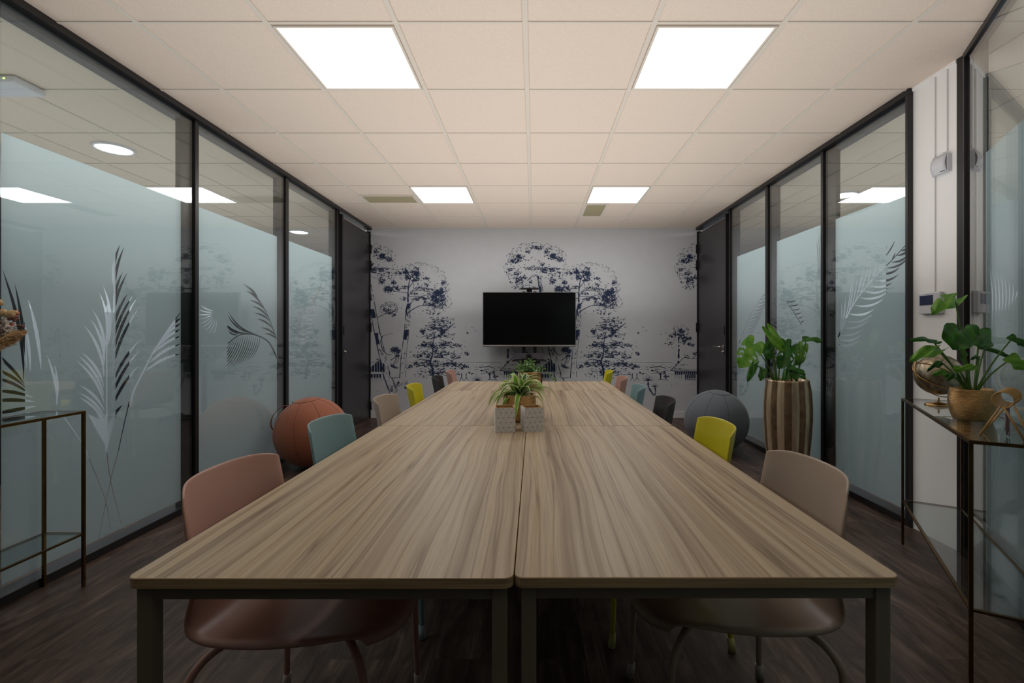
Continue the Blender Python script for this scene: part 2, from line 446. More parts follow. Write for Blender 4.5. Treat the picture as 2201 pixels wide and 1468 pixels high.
def trunk(left, right, w=1.1, n=26, shade=()):
    stroke(left, w, w, 0.5, 0.08); stroke(right, w*0.8, w*0.8, 0.5, 0.18)
    L_ = bez([(a, b, 0) for a, b in left], 8); R_ = bez([(a, b, 0) for a, b in right], 8)
    m_ = min(len(L_), len(R_))
    for _ in range(n):
        i = R.randrange(m_); t = R.uniform(0.15, 0.85)
        q = L_[i].lerp(R_[i], t); h = R.uniform(1.0, 3.2)
        ink([(q.x-0.35, q.y-h), (q.x+0.45, q.y-h*0.4), (q.x+0.3, q.y+h), (q.x-0.4, q.y+h*0.3)])
    for (t0, t1, side) in shade:
        i0, i1 = int(t0*(m_-1)), int(t1*(m_-1))
        a = [L_[i] for i in range(i0, i1+1)]
        b = [L_[i].lerp(R_[i], side*R.uniform(0.7, 1.1)) for i in range(i1, i0-1, -1)]
        ink([(q.x, q.y) for q in a+b])
def motif():
    scallop(1152, 572, 65, 49, 150, 390, 46); scallop(1268, 618, 61, 50, 190, 395, 50); scallop(1208, 602, 22, 16, 150, 300, 12); scallop(1322, 650, 14, 12, -60, 90, 8); scallop(1203, 664, 17, 13, 170, 400, 16)
    # A: the tall pine whose crown stands at the top of the repeat (coordinates of the middle repeat)
    for (x, y, a, b) in ((1107, 560, 12, 5), (1116, 552, 9, 5), (1134, 541, 4, 2.5), (1160, 533, 8, 3.5), (1147, 532, 5, 2), (1175, 541, 4, 4), (1187, 551, 9, 6),
                         (1201, 558, 6, 4), (1163, 568, 6, 3), (1152, 576, 16, 3), (1170, 582, 7, 4.5), (1119, 598, 12, 4), (1112, 587, 5, 3), (1187, 604, 6, 5),
                         (1148, 619, 9, 2.5), (1185, 581, 5, 3), (1096, 580, 4, 2), (1117, 605, 7, 3), (1142, 606, 3, 2.5), (1192, 578, 9, 1.5)):
        mass(x, y, a, b)
    clump(1152, 545, 40, 18, 60, 1.5); clump(1110, 600, 16, 14, 34, 1.6); clump(1190, 590, 16, 16, 40, 1.5)
    clump(1152, 585, 52, 20, 60, 1.3); clump(1152, 572, 63, 46, 60, 1.2, True); clump(1205, 552, 13, 12, 24, 1.4); clump(1098, 580, 10, 16, 18, 1.5)
    clump(1112, 615, 14, 8, 22, 1.6)
    stroke([(1125, 574), (1142, 580), (1165, 578), (1183, 572)], 1.6, 0.8, 0.4)
    stroke([(1168, 579), (1192, 576), (1218, 580)], 1.8, 0.8, 0.4)
    stroke([(1134, 603), (1146, 592), (1156, 591)], 1.6, 1.0, 0.3)
    trunk([(1154, 592), (1157, 605), (1161, 640), (1167, 690), (1177, 740), (1186, 780), (1194, 815), (1206, 850)],
          [(1163, 592), (1163, 605), (1170, 640), (1179, 690), (1190, 740), (1198, 775), (1206, 805), (1220, 842)], 1.6, 60,
          ((0.02, 0.12, 0.6), (0.2, 0.32, 0.7), (0.36, 0.42, 0.9), (0.5, 0.58, 0.6)))
    stroke([(1180, 701), (1186, 722), (1195, 720), (1212, 716)], 1.2, 0.6)
    stroke([(1189, 722), (1186, 735), (1190, 752), (1200, 762), (1209, 762)], 2.2, 1.0)
    stroke([(1178, 751), (1187, 754)], 1.0, 2.0); stroke([(1190, 764), (1184, 752)], 1.6, 0.5)
    stroke([(1203, 800), (1208, 812), (1224, 811)], 1.6, 1.0); stroke([(1209, 812), (1216, 826), (1222, 840)], 2.0, 0.7)
    stroke([(1194, 815), (1202, 835), (1208, 842)], 2.4, 1.0); mass(1209, 836, 2.5, 5)
    stroke([(1206, 775), (1216, 768), (1223, 764)], 1.5, 1.2); mass(1222, 765, 4, 1.5)
    # little crown hanging on its right
    clump(1202, 662, 16, 10, 44, 1.3, False); clump(1202, 662, 17, 12, 26, 1.1, True)
    mass(1196, 666, 6, 3); mass(1205, 671, 6, 3.5); mass(1212, 677, 4, 2.5)
    stroke([(1177, 683), (1192, 676), (1204, 671)], 1.3, 0.8, 0.4); stroke([(1183, 668), (1190, 673)], 0.8)
    # B: round pine
    for (x, y, a, b) in ((1225, 587, 6, 3.5), (1240, 585, 6, 6), (1243, 596, 5, 6), (1253, 584, 4, 3), (1262, 590, 8, 6), (1258, 600, 7, 4), (1283, 598, 5, 3),
                         (1214, 607, 4, 4), (1202, 622, 9, 6), (1213, 620, 12, 4), (1240, 618, 5, 3), (1270, 620, 8, 3), (1258, 630, 6, 2), (1284, 622, 8, 2.5),
                         (1306, 630, 11, 7), (1318, 624, 6, 5), (1300, 640, 10, 5), (1311, 646, 14, 6), (1295, 655, 14, 3.5), (1318, 656, 7, 3), (1278, 640, 8, 3),
                         (1235, 642, 5, 3), (1264, 643, 5, 2.5), (1283, 613, 4, 3), (1320, 608, 4, 4), (1262, 578, 5, 3), (1310, 661, 8, 2)):
        mass(x, y, a, b)
    clump(1250, 590, 28, 16, 60, 1.4); clump(1215, 618, 26, 9, 50, 1.4); clump(1300, 640, 26, 20, 110, 1.6); clump(1280, 612, 28, 14, 40, 1.3)
    clump(1264, 622, 60, 52, 70, 0.9, True); clump(1300, 668, 24, 10, 32, 1.5); clump(1320, 620, 8, 24, 30, 1.3); clump(1250, 640, 30, 12, 26, 1.2)
    stroke([(1244, 650), (1244, 632), (1246, 610), (1250, 596), (1262, 586)], 3.4, 0.8, 0.3)
    for q in (((1245, 636), (1258, 620), (1275, 615)), ((1246, 618), (1256, 606), (1268, 596)), ((1244, 638), (1262, 637), (1290, 642)), ((1245, 630), (1230, 628), (1208, 625)),
              ((1246, 657), (1254, 647), (1275, 636), (1292, 634)), ((1250, 644), (1270, 640), (1292, 652)), ((1248, 628), (1264, 624), (1290, 628))):
        stroke(q, 1.5, 0.7, 0.4)
    stroke([(1244, 672), (1256, 664), (1272, 657), (1300, 655)], 2.0, 1.2, 0.3)
    trunk([(1243, 652), (1240, 664), (1238, 690), (1234, 730), (1229, 770), (1226, 813)],
          [(1251, 652), (1248, 664), (1248, 690), (1244, 730), (1240, 770), (1239, 811)], 1.3, 70,
          ((0.0, 0.2, 1.0), (0.52, 0.62, 1.0)))
    stroke([(1246, 655), (1240, 668), (1244, 680)], 5, 2, 0.3)
    stroke([(1239, 790), (1246, 795)], 1.4, 0.8)
    # C: broad pine
    tiers = ((1315, 690, 26), (1310, 704, 36), (1306, 722, 44), (1310, 742, 54), (1306, 762, 62), (1308, 782, 66), (1306, 800, 50))
    for (x, y, wd) in tiers:
        for _ in range(int(wd*1.9)): tuft(x+R.gauss(0, wd*0.42), y+R.uniform(-8, 7), R.uniform(0.6, 2.3), 1.4)
        for sgn in (-1, 1):
            stroke([(1300, y+4), (x+sgn*wd*0.4, y-1), (x+sgn*wd*0.85, y+R.uniform(-4, 4))], 1.5, 0.5, 0.5, 0.1)
    for (x, y, a, b) in ((1300, 705, 5, 4), (1318, 712, 7, 4), (1276, 712, 5, 6), (1312, 708, 6, 2.5), (1280, 741, 8, 5), (1297, 746, 4, 4), (1322, 740, 4, 3), (1350, 742, 8, 2.5),
                         (1263, 766, 9, 3), (1264, 782, 7, 4), (1304, 755, 4, 5), (1346, 768, 8, 3), (1344, 784, 9, 4), (1362, 788, 9, 4), (1370, 760, 4, 3), (1330, 783, 6, 3), (1249, 788, 4, 3)):
        mass(x, y, a, b)
    stroke([(1298, 815), (1297, 795), (1292, 778), (1297, 760), (1298, 735), (1303, 712)], 5.0, 1.2, 0.35)
    stroke([(1294, 778), (1275, 772), (1258, 776)], 1.8, 0.8, 0.3); stroke([(1300, 768), (1325, 770), (1345, 782)], 1.6, 0.8, 0.3)
    stroke([(1311, 745), (1328, 758), (1338, 766)], 1.3, 0.8, 0.3); stroke([(1312, 730), (1350, 742), (1362, 753)], 1.0, 0.6, 0.3)
    stroke([(1318, 716), (1338, 700), (1345, 694)], 2.6, 1.0, 0.3); stroke([(1270, 764), (1290, 748)], 1.2, 0.8, 0.3)
    clump(1300, 806, 46, 8, 46, 1.2)
    # dark umbrella tree with thin stems behind
    mass(1216, 752, 9, 5); mass(1222, 756, 5, 4); clump(1216, 753, 12, 6, 26, 1.5)
    for q in (((1214, 758), (1218, 768), (1212, 784), (1208, 786)), ((1219, 758), (1220, 772), (1212, 788)), ((1224, 760), (1224, 772), (1219, 782))): stroke(q, 1.2, 0.8)
    # gable hut and fence
    for k in range(6):
        xa = 1161+k*5.6; top = lambda q: 791-(q-1161)*0.78 if q < 1181 else 776+(q-1181)*0.5
        ink([(xa, top(xa)), (xa+4.6, top(xa+4.6)), (xa+4.9, 800), (xa+0.3, 799)])
    stroke([(1150, 783), (1168, 779), (1182, 776)], 0.8); stroke([(1176, 771), (1187, 777)], 2.0, 1.6)
    stroke([(1206, 781), (1224, 790)], 1.2, 0.8); ink([(1206, 783), (1225, 792), (1216, 792), (1207, 788)])
    for k in range(4): ink([(1164+k*6, 804), (1168.5+k*6, 804), (1168.5+k*6, 812), (1164+k*6, 812)])
    stroke([(1158, 814), (1188, 814)], 0.8); stroke([(1190, 800), (1192, 816)], 0.9)
    for k in range(6): stroke([(1162+k*5, 816), (1162+k*5, 820)], 0.6)
    for k in range(8): tuft(1160+k*4, 822+R.uniform(-1, 2), 0.7)
    # people by the tree
    mass(1223, 826, 2.2, 4); stroke([(1216, 834), (1224, 824), (1232, 830)], 1.3, 0.8); clump(1238, 824, 6, 6, 14, 1.2); mass(1241, 833, 4, 2.2); tuft(1224, 820, 2)
    stroke([(1164, 840), (1180, 841), (1188, 844)], 0.7, 0.4, 0.5, 0.4)
    # horizon and waves
    stroke([(1238, 778.5), (1300, 778.8), (1390, 779), (1456, 780)], 0.55, 0.55, 0.2, 0.1)
    for k in range(110):
        yy = R.uniform(782, 806); xx = R.uniform(1370, 1475)
        if yy > 796 and R.random() < 0.6: continue
        ln = R.uniform(1.5, 7)
        stroke([(xx, yy), (xx+ln, yy+R.uniform(-0.6, 0.6))], R.uniform(0.4, 1.0), 0.3)
    stroke([(1396, 790), (1415, 788), (1430, 790), (1448, 788)], 1.3, 0.7, 0.5, 0.15)
    for (x, y, r) in ((1401, 797, 3), (1408, 798, 4), (1412, 799, 2.5), (1375, 800, 4), (1382, 803, 3), (1352, 803, 4)): clump(x, y, r, r*0.6, 7, 1.2)
    stroke([(1400, 803), (1413, 803)], 0.8)
    for k in range(5): stroke([(1419, 806), (1419+(k-2)*3.2, 798+abs(k-2))], 1.6, 0.6)
    stroke([(1420, 804), (1420, 815)], 2.4, 1.8, 0.3); stroke([(1415, 815), (1433, 817)], 1.3, 0.7)
    mass(1427.5, 801, 2, 2.5); mass(1431, 809, 3.5, 3); tuft(1437, 809, 2.4); stroke([(1430, 812), (1437, 819)], 1.4, 0.6)
    # walkers
    for q in (1358, 1368):
        tuft(q+1, 803, 1.5); stroke([(q+1, 804), (q+1, 812)], 1.8, 1.2); stroke([(q+1, 811), (q-4, 820)], 1.2, 0.6); stroke([(q+1, 811), (q+6, 819)], 1.2, 0.6)
    clump(1342, 812, 6, 5, 16, 1.1); stroke([(1336, 818), (1350, 820)], 0.7)
    # yuccas
    for (x, y, s) in ((1393, 818, 1.0), (1407.5, 832, 0.7)):
        for k in range(9):
            a = math.radians(-175+k*21.2); stroke([(x, y), (x+13*s*math.cos(a), y+12*s*math.sin(a))], 1.5*s, 0.4)
    stroke([(1393, 820), (1394, 832), (1400, 842), (1405, 850)], 3.6, 2.4, 0.6); stroke([(1408, 833), (1409, 842), (1407, 850)], 2.6, 2.2, 0.6)
    # far umbrella pine D and the thatched hut
    for (x, y, a, b) in ((1465, 712, 5, 5), (1463, 722, 6, 4), (1452, 718, 4, 3), (1474, 728, 8, 4), (1482, 727, 4, 2), (1437, 739, 7, 2), (1442, 722, 3, 3), (1470, 736, 3, 4), (1481.5, 740, 3, 3), (1489, 742, 3, 2.5)):
        mass(x, y, a, b)
    clump(1462, 712, 20, 13, 46, 1.2); clump(1462, 730, 30, 10, 40, 1.1); clump(1462, 705, 15, 8, 20, 1.0, True)
    stroke([(1458, 726), (1459, 750), (1458, 781)], 2.6, 3.0, 0.5, 0.12)
    clump(1476, 766, 7, 4, 12, 1.5); clump(1495, 760, 7, 4, 18, 1.5); stroke([(1488, 771), (1496, 764)], 1.2)
    stroke([(1441, 796), (1456, 783), (1470, 769), (1480, 770), (1500, 771)], 1.0, 0.8, 0.3)
    for k in range(15):
        xx = 1441+k*4.3; yy = 796+k*0.25; stroke([(xx, yy), (xx+5, yy-5)], 1.3, 0.6)
    stroke([(1440, 796), (1455, 798), (1500, 802)], 1.2, 1.0, 0.3)
    for k in range(11): ink([(1450+k*4.6, 798), (1453.8+k*4.6, 798), (1453.6+k*4.6, 805+R.uniform(-1, 1)), (1450.3+k*4.6, 805)])
    for k in range(4): stroke([(1451+k*4.6, 805), (1450.5+k*4.6, 813)], 0.7)
    for k in range(6): ink([(1472+k*4, 805), (1475+k*4, 805), (1475+k*4, 814), (1472+k*4, 813)])
    stroke([(1472, 815.5), (1496, 816.5)], 1.4)
    for _ in range(22): tuft(R.uniform(1428, 1500), R.uniform(814, 832), R.uniform(0.4, 0.9))
    for _ in range(10): stroke([(R.uniform(1470, 1500), R.uniform(774, 792))]*1+[(R.uniform(1470, 1500), R.uniform(774, 792))], 0.35) if False else None
    for (x, y) in ((1346, 703), (1382, 703.5), (1389, 711), (1420, 719), (1432, 716), (1445, 748)):
        stroke([(x-2, y-1), (x, y+0.5), (x+2.5, y-1.2)], 0.9, 0.5)
for DX in (-367.0, 0.0, 367.0):
    R.seed(11)
    motif()
# clean wall body behind the print
mural.box((XL-0.04, YB, 0), (XR+0.04, YB+0.07, CEIL), 0)
struct('wall_back', mural, [M['wall'], M['ink']])

# ---------------------------------------------------------------- glass partitions with frosted film
def plane_matrix(origin, ang): return Matrix.Translation(origin) @ Matrix.Rotation(ang, 4, 'Z')
ML = plane_matrix((XL, 0, 0), math.radians(90))     # s = depth, outward = -x
MR = plane_matrix((XR, 0, 0), math.radians(-90))    # s = -depth, outward = +x
AD = math.atan2(-0.883, -0.47)
S0 = Vector((2.224, 2.41, 0))
MA = plane_matrix(S0, AD)
def on_left(px, py):
    d = -XL*K/(CX-px); return (d, H-(py-CY)*d/K)
def on_right(px, py):
    d = XR*K/(px-CX); return (-d, H-(py-CY)*d/K)
def on_angle(px, py):
    t = (px-CX)/K; d = (2.224-0.532*2.41)/(t-0.532); return ((2.41-d)/0.883, H-(py-CY)*d/K)
def blade(base, tip, w, bend, n=7):
    "leaf-blade outline in photograph pixels, sagging to one side"
    b = Vector((*base, 0)); t = Vector((*tip, 0)); d = t-b; nn = Vector((-d.y, d.x, 0)).normalized()
    Ls, Rs = [], []
    for i in range(n+1):
        u = i/n; c = b.lerp(t, u)+nn*bend*d.length*4*u*(1-u)
        h = w*0.39*(math.sin(math.pi*min(1, u*0.96+0.04))**0.9)
        if i == n: h = 0.0
        Ls.append(c+nn*h); Rs.append(c-nn*h)
    return [(p.x, p.y) for p in Ls]+[(p.x, p.y) for p in Rs[::-1][1:]]
def stem(pts, w):
    p = bez([(a, b, 0) for a, b in pts], 5); n = len(p); Ls, Rs = [], []
    for i, q in enumerate(p):
        t = (p[min(i+1, n-1)]-p[max(i-1, 0)]).normalized(); nn = Vector((-t.y, t.x, 0)); ww = w*(1-0.5*i/(n-1))*0.5
        Ls.append(q+nn*ww); Rs.append(q-nn*ww)
    return [(a.x, a.y) for a in Ls]+[(a.x, a.y) for a in Rs[::-1]]
def conv(polys, ox, oy, sc): return [[(ox+a/sc, oy+b/sc) for a, b in p] for p in polys]
def film(parent, MM, s0, s1, z0, z1, polys, fmap):
    s0, s1 = sorted((s0, s1))
    verts = [Vector(p) for p in ((s0, z0), (s1, z0), (s1, z1), (s0, z1))]; faces = [[0, 1, 2, 3]]
    for poly in polys:
        q = [fmap(a, b) for a, b in poly]
        q = [(min(max(a, s0+0.004), s1-0.004), min(max(b, z0+0.004), z1-0.004)) for a, b in q]
        cl = []
        for p in q:
            if not cl or (abs(p[0]-cl[-1][0])+abs(p[1]-cl[-1][1])) > 5e-4: cl.append(p)
        ar = sum(cl[i][0]*cl[(i+1) % len(cl)][1]-cl[(i+1) % len(cl)][0]*cl[i][1] for i in range(len(cl)))
        if len(cl) < 3 or abs(ar) < 1e-5: continue
        k = len(verts); verts += [Vector(p) for p in cl]; ids = list(range(k, k+len(cl)))
        faces.append(ids if ar > 0 else ids[::-1])
    vs, es, fs, ov, oe, of = delaunay_2d_cdt(verts, [], faces, 0, 1e-5)
    mb = MB(MM); vv = [mb.v((p[0], 0.011, p[1])) for p in vs]
    for f, o in zip(fs, of):
        if 0 in o and len(o) == 1: mb.f([vv[i] for i in f])
    return mb.build('frosted_film', M['film'], parent)
def window(n, MM, s0, s1, f0, f1, post, prof, polys=(), fmap=None):
    e = empty('window_%d' % n, kind='structure')
    g = MB(MM); g.box((s0, 0, 0.04), (s1, 0.008, 2.555)); g.build('glass_pane', M['glass'], e)
    film(e, MM, f0, f1, 0.082, 1.995, polys, fmap)
    if post:
        p = MB(MM); p.box((post[0], 0.014, 0.03), (post[1], 0.045, 2.56)); p.build('post', M['black'], e)
    if prof:
        p = MB(MM); p.box((prof[0], -0.012, 0.03), (prof[1], 0.013, 2.56), bev=0.002); p.build('glazing_bar', M['black'], e)
    return e
# left wall, nearest pane: three tall fronds
c6 = []
for b, t in (((415,330),(466,48)),((425,400),(495,65)),((420,500),(483,243)),((412,600),(517,245)),((412,680),(517,395)),((410,770),(557,405)),((410,860),(588,420)),
             ((408,950),(590,505)),((405,1050),(608,715)),((405,1130),(600,795)),((405,1210),(600,895)),((405,1290),(482,1175))):
    c6.append(blade(b, t, 27, -0.06))
for b, t in (((368,790),(345,335)),((366,700),(373,465)),((355,800),(320,385)),((352,850),(273,507)),((352,900),(257,570)),((352,980),(212,615)),((352,1050),(197,808)),
             ((352,1110),(172,830)),((355,1170),(160,865)),((357,1220),(178,1035)),((362,1270),(178,1090)),((366,1310),(173,1120)),((360,1350),(230,1240))):
    c6.append(blade(b, t, 27, 0.09))
c6.append(stem([(366,1500),(372,1380),(372,1100),(372,480)], 13))
for b, t, w_ in (((372,1470),(240,1240),56),((374,1450),(300,1225),44),((378,1460),(455,1200),44),((376,1480),(380,1210),50)): c6.append(blade(b, t, w_, 0.07 if t[0] < 380 else -0.07))
c6.append(stem([(530,1190),(560,1080),(620,955),(700,800),(790,660),(885,530)], 14))
for b, t in (((640,940),(900,815)),((672,880),(900,745)),((700,810),(900,690)),((725,770),(900,640)),((750,725),(900,600)),((790,665),(900,560))):
    c6.append(blade(b, t, 26, -0.07))
polys1 = conv(c6, 120, 510, 3.2625)
c3 = [stem(q, 7) for q in (((745,330),(770,540),(845,850)), ((900,10),(850,230),(825,350),(770,560),(690,960)), ((450,110),(575,290),(625,400),(735,680),(770,890)))]
polys1 += conv(c3, 0, 860, 3.19)
c2 = [blade(b, t, w, bd) for b, t, w, bd in (((180,1010),(27,245),34,0.05),((200,930),(118,345),30,0.02),((225,950),(180,600),26,0.03),((298,935),(210,458),34,0.03),((410,1180),(335,835),26,0.05),((400,1190),(390,900),24,0.05),
      ((185,1040),(-60,800),30,0.05),((190,1060),(-60,930),30,0.08),((210,1100),(-60,1000),30,0.09),((240,1130),(-60,1090),32,0.06),((250,1160),(-60,1160),34,0.04),((260,1190),(-60,1250),34,0.0),((220,1230),(-60,1330),34,-0.03))]
polys1 += conv(c2, 0, 500, 3.19)
window(1, ML, 1.965, 3.075, 1.975, 2.978, (2.978, 3.109), (3.075, 3.109), polys1, on_left)
# second pane: two arching fronds and a third at its left edge
c7 = [stem([(790,660),(720,460),(640,300),(560,200),(460,95)], 9)]
for b, t in (((610,270),(470,105)),((630,300),(480,165)),((680,365),(515,260)),((708,440),(540,320)),((722,475),(560,390)),((750,550),(590,450)),((775,615),(630,540)),((792,655),(670,600))):
    c7.append(blade(b, t, 24, 0.10))
c7.append(stem([(800,860),(720,700),(620,630),(500,605),(400,625),(300,700)], 15))
for b, t, w in (((605,612),(305,378),20),((555,602),(295,407),20),((510,600),(240,465),20),((450,600),(280,520),18),((400,615),(300,570),18)):
    c7.append(blade(b, t, w, -0.13))
for k in range(15):
    bx = 625-k*21; by = 632-6*math.sin(k/14*3.1)+max(0, k-9)*7
    c7.append(blade((bx, by), (bx-100-k*9, 925+k*6-abs(k-7)*8), 11, -0.08))
for k in range(9):
    a = math.radians(150+k*13); c7.append(blade((200+60*math.cos(a), 400-60*math.sin(a)), (200+200*math.cos(a), 400-210*math.sin(a)+20), 15, -0.07))
polys2 = conv(c7, 430, 590, 4.735)
window(2, ML, 3.109, 4.20, 3.115, 4.093, (4.093, 4.248), (4.20, 4.248), polys2, on_left)
c8 = [stem([(955,1310),(930,1000),(990,690),(1060,460),(1160,270),(1320,90)], 10)]
for k in range(22):
    u = k/21; bx = 990+u*230; by = 690-u*500+40*math.sin(u*3.1)
    c8.append(blade((bx, by), (975+u*275, 470-u*400), 9, 0.03))
for b, t in (((990,700),(1115,665)),((1003,660),(1130,615)),((1015,610),(1135,575)),((1030,550),(1160,520)),((1055,490),(1165,490)),((1075,440),(1180,450)),((1100,395),(1220,400)),((1135,345),(1235,365)),((1165,300),(1255,320)),((1190,260),(1275,270)),((1220,225),(1285,225)),((1245,190),(1300,185))):
    c8.append(blade(b, t, 20, 0.13))
for k in range(13): c8.append(blade((890+k*2, 720-k*45), (935, 620-k*52), 9, 0.06))
polys3 = conv(c8, 430, 590, 4.735)
window(3, ML, 4.248, 5.29, 4.255, 5.20, (5.20, 5.42), (5.29, 5.31), polys3, on_left)
window(4, ML, 0.87, 1.93, 0.875, 1.85, (1.85, 1.955), (1.915, 1.943), (), on_left)
window(5, ML, -0.95, 0.83, -0.95, 0.75, (0.75, 0.87), (0.83, 0.87), (), on_left)
# right wall
r1 = [stem([(90,1200),(200,940),(320,750),(480,560),(640,400),(870,150)], 15)]
for b, t in (((100,1275),(315,1230)),((105,1230),(340,1165)),((115,1175),(350,1105)),((140,1100),(430,1000)),((165,1030),(450,960)),((205,950),(470,900)),((255,860),(575,785)),((315,780),(615,715)),
             ((370,715),(612,680)),((420,655),(660,620)),((475,600),(730,530)),((535,530),(740,455)),((590,470),(830,350)),((640,410),(840,315)),((700,340),(835,262)),((745,290),(838,230)),((790,245),(850,200))):
    r1.append(blade(b, t, 30, 0.13))
for b, t in (((108,1150),(125,830)),((128,1095),(165,770)),((155,1035),(230,600)),((195,955),(245,610)),((228,885),(290,550)),((268,815),(355,455)),((315,755),(405,425)),((390,660),(435,425)),((428,610),(500,425)),((478,560),(545,420)),((520,510),(580,410)),((525,385),(600,240)),((580,355),(688,178)),((650,385),(690,305))):
    r1.append(blade(b, t, 17, 0.03))
window(6, MR, -2.775, -3.593, -2.78, -3.476, (-3.476, -3.622), (-3.593, -3.622), conv(r1, 1780, 480, 4.895), on_right)
r2 = [blade((915+k*7, 620-k*10), (905+k*14, 260+abs(k-2)*25), 8, 0.03) for k in range(6)]
r2 += [stem([(800,930),(740,830),(670,730)], 5)]+[blade((690+k*20, 760+k*30), (775+k*9, 745+k*30), 9, 0.12) for k in range(6)]
window(7, MR, -3.622, -4.445, -3.63, -4.32, (-4.32, -4.49), (-4.445, -4.49), conv(r2, 1480, 420, 3.337), on_right)
r3 = [stem([(355,1060),(400,940),(470,800),(555,680)], 6)]
for k in range(13):
    bx = 362+k*13; by = 1045-k*27; r3.append(blade((bx, by), (bx+95-k*1.5, by-58+k*1.5), 15, 0.12))
window(8, MR, -4.49, -5.30, -4.495, -5.166, (-5.166, -5.40), (-5.30, -5.32), conv(r3, 1480, 420, 3.337), on_right)
# angled partition at the right edge
a1 = [blade((2125+k*7, 700-k*8), (2116+k*9, 560+k*9), 3, 0.04) for k in range(8)]
window(9, MA, 0.03, 1.5, 0.235, 1.42, (0.03, 0.15), (0.0, 0.02), a1, on_angle)
window(10, MA, 1.53, 3.72, 1.6, 3.7, (1.42, 1.58), (1.5, 1.53), (), on_angle)
# rails
def trim(n, MM, a, b):
    mb = MB(MM); mb.box(a, b, bev=0.003); struct('trim_%d' % n, mb, M['black'])
trim(1, ML, (-0.95, -0.03, 2.552), (6.37, 0.075, CEIL)); trim(2, ML, (-0.95, -0.014, 0), (5.42, 0.075, 0.042))
trim(3, MR, (-6.37, -0.03, 2.552), (-2.752, 0.075, CEIL)); trim(4, MR, (-5.40, -0.014, 0), (-2.752, 0.075, 0.042))
trim(5, MR, (-2.775, -0.03, 0.042), (-2.752, 0.07, 2.552))
trim(6, MA, (0, -0.012, 2.562), (3.8, 0.05, CEIL)); trim(7, MA, (0, -0.012, 0), (3.8, 0.05, 0.05))
mb = MB(); mb.box((2.226, 2.412, 0), (2.29, 2.463, CEIL)); struct('trim_9', mb, M['black'])
for n, MM, a, b in ((16, ML, -0.95, 5.42), (17, MR, -5.40, -2.775)):
    mb = MB(MM); mb.box((a, 0.014, 2.515), (b, 0.07, 2.552)); struct('trim_%d' % n, mb, M['rail_grey'])
# dark door frames and doors on the far walls of the neighbouring rooms
for n, sx, y0, y1 in ((10, -1, 4.58, 4.68), (11, -1, 3.35, 3.72), (12, -1, 6.25, 7.4), (13, 1, 4.30, 5.38), (14, 1, 7.1, 7.5), (15, -1, 1.9, 2.0)):
    mb = MB(); mb.box((sx*4.05, y0, 0), (sx*4.1, y1, 2.2 if y1-y0 > 0.3 else CEIL)); struct('trim_%d' % n, mb, M['black'])

# ---------------------------------------------------------------- doors
def door(n, MM, s0, s1, handle):
    e = empty('door_%d' % n, kind='structure')
    sg = 1 if s1 > s0 else -1
    mb = MB(MM); mb.box((s0+sg*0.055, -0.004, 0.008), (s1-sg*0.03, 0.04, 2.50), bev=0.002); leaf = mb.build('door_leaf', M['door'], e)
    mb = MB(MM)
    mb.box((s0, -0.016, 0), (s0+sg*0.035, 0.07, 2.53)); mb.box((s1-sg*0.022, -0.016, 0), (s1, 0.07, 2.53)); mb.build('door_frame', M['black'], e)
    mb = MB(MM); mb.box((s0+sg*0.036, -0.009, 0.01), (s0+sg*0.052, 0.03, 2.5)); mb.build('edge_strip', M['gap'], e)
    for z in (0.17, 1.23, 2.07, 2.29):
        mb = MB(MM); mb.box((s1-sg*0.035, -0.03, z-0.06), (s1-sg*0.012, -0.003, z+0.06), bev=0.003)
        mb.tube([(s1-sg*0.03, -0.03, z-0.06), (s1-sg*0.03, -0.03, z+0.06)], 0.008); mb.build('hinge', M['tvblack'], e)
    mb = MB(MM); mb.box((s0+sg*0.03, -0.022, 1.13), (s0+sg*0.055, -0.008, 1.23), bev=0.003); mb.build('strike_plate', M['tvblack'], e)
    mb = MB(MM); sh = s0+sg*0.1
    mb.tube([(sh, -0.004, 0.93), (sh, -0.014, 0.93)], 0.024, 16); mb.sphere((sh, -0.016, 0.93), 0.012); mb.build('lock_cylinder', M['chrome'], e)
    if handle:
        mb = MB(MM); mb.tube([(sh, -0.004, 0.99), (sh, -0.012, 0.99)], 0.025, 16)
        mb.tube([(sh, -0.01, 0.99), (sh, -0.05, 0.99), (sh+sg*0.02, -0.058, 0.99), (sh+sg*0.14, -0.058, 0.99)], 0.009, 10); mb.build('door_handle', M['chrome'], e)
    return e
door(1, ML, 5.42, 6.368, False)
door(2, MR, -5.40, -6.368, True)
# ---------------------------------------------------------------- ceiling fittings
def light_panel(x, y, label, pm='panel'):
    e = empty('ceiling_light_panel', (x, y, CEIL), 0, label, 'ceiling light', 'square light panels in the tiled ceiling')
    mb = MB(); h = 0.283; w = 0.012
    for a, b in (((-h,-h),(h,-h+w)),((-h,h-w),(h,h)),((-h,-h+w),(-h+w,h-w)),((h-w,-h+w),(h,h-w))):
        mb.box((a[0], a[1], -0.009), (b[0], b[1], -0.001))
    mb.build('frame', M['bar'], e)
    mb = MB(); mb.box((-h+w, -h+w, -0.007), (h-w, h-w, -0.002)); mb.build('diffuser', M[pm], e)
light_panel(-0.9414, 2.47, 'large square light panel in the ceiling, near one on the left')
light_panel(0.8586, 2.47, 'large square light panel in the ceiling, near one on the right')
light_panel(-0.9414, 0.07, 'square light panel in the ceiling behind the viewer, left', 'panel_rear')
light_panel(0.8586, 0.07, 'square light panel in the ceiling behind the viewer, right', 'panel_rear')
light_panel(-0.9414, 4.87, 'square light panel beside the long ceiling vent, far left', 'panel_far')
light_panel(0.8586, 4.87, 'square light panel above the short ceiling vent, far right', 'panel_far')
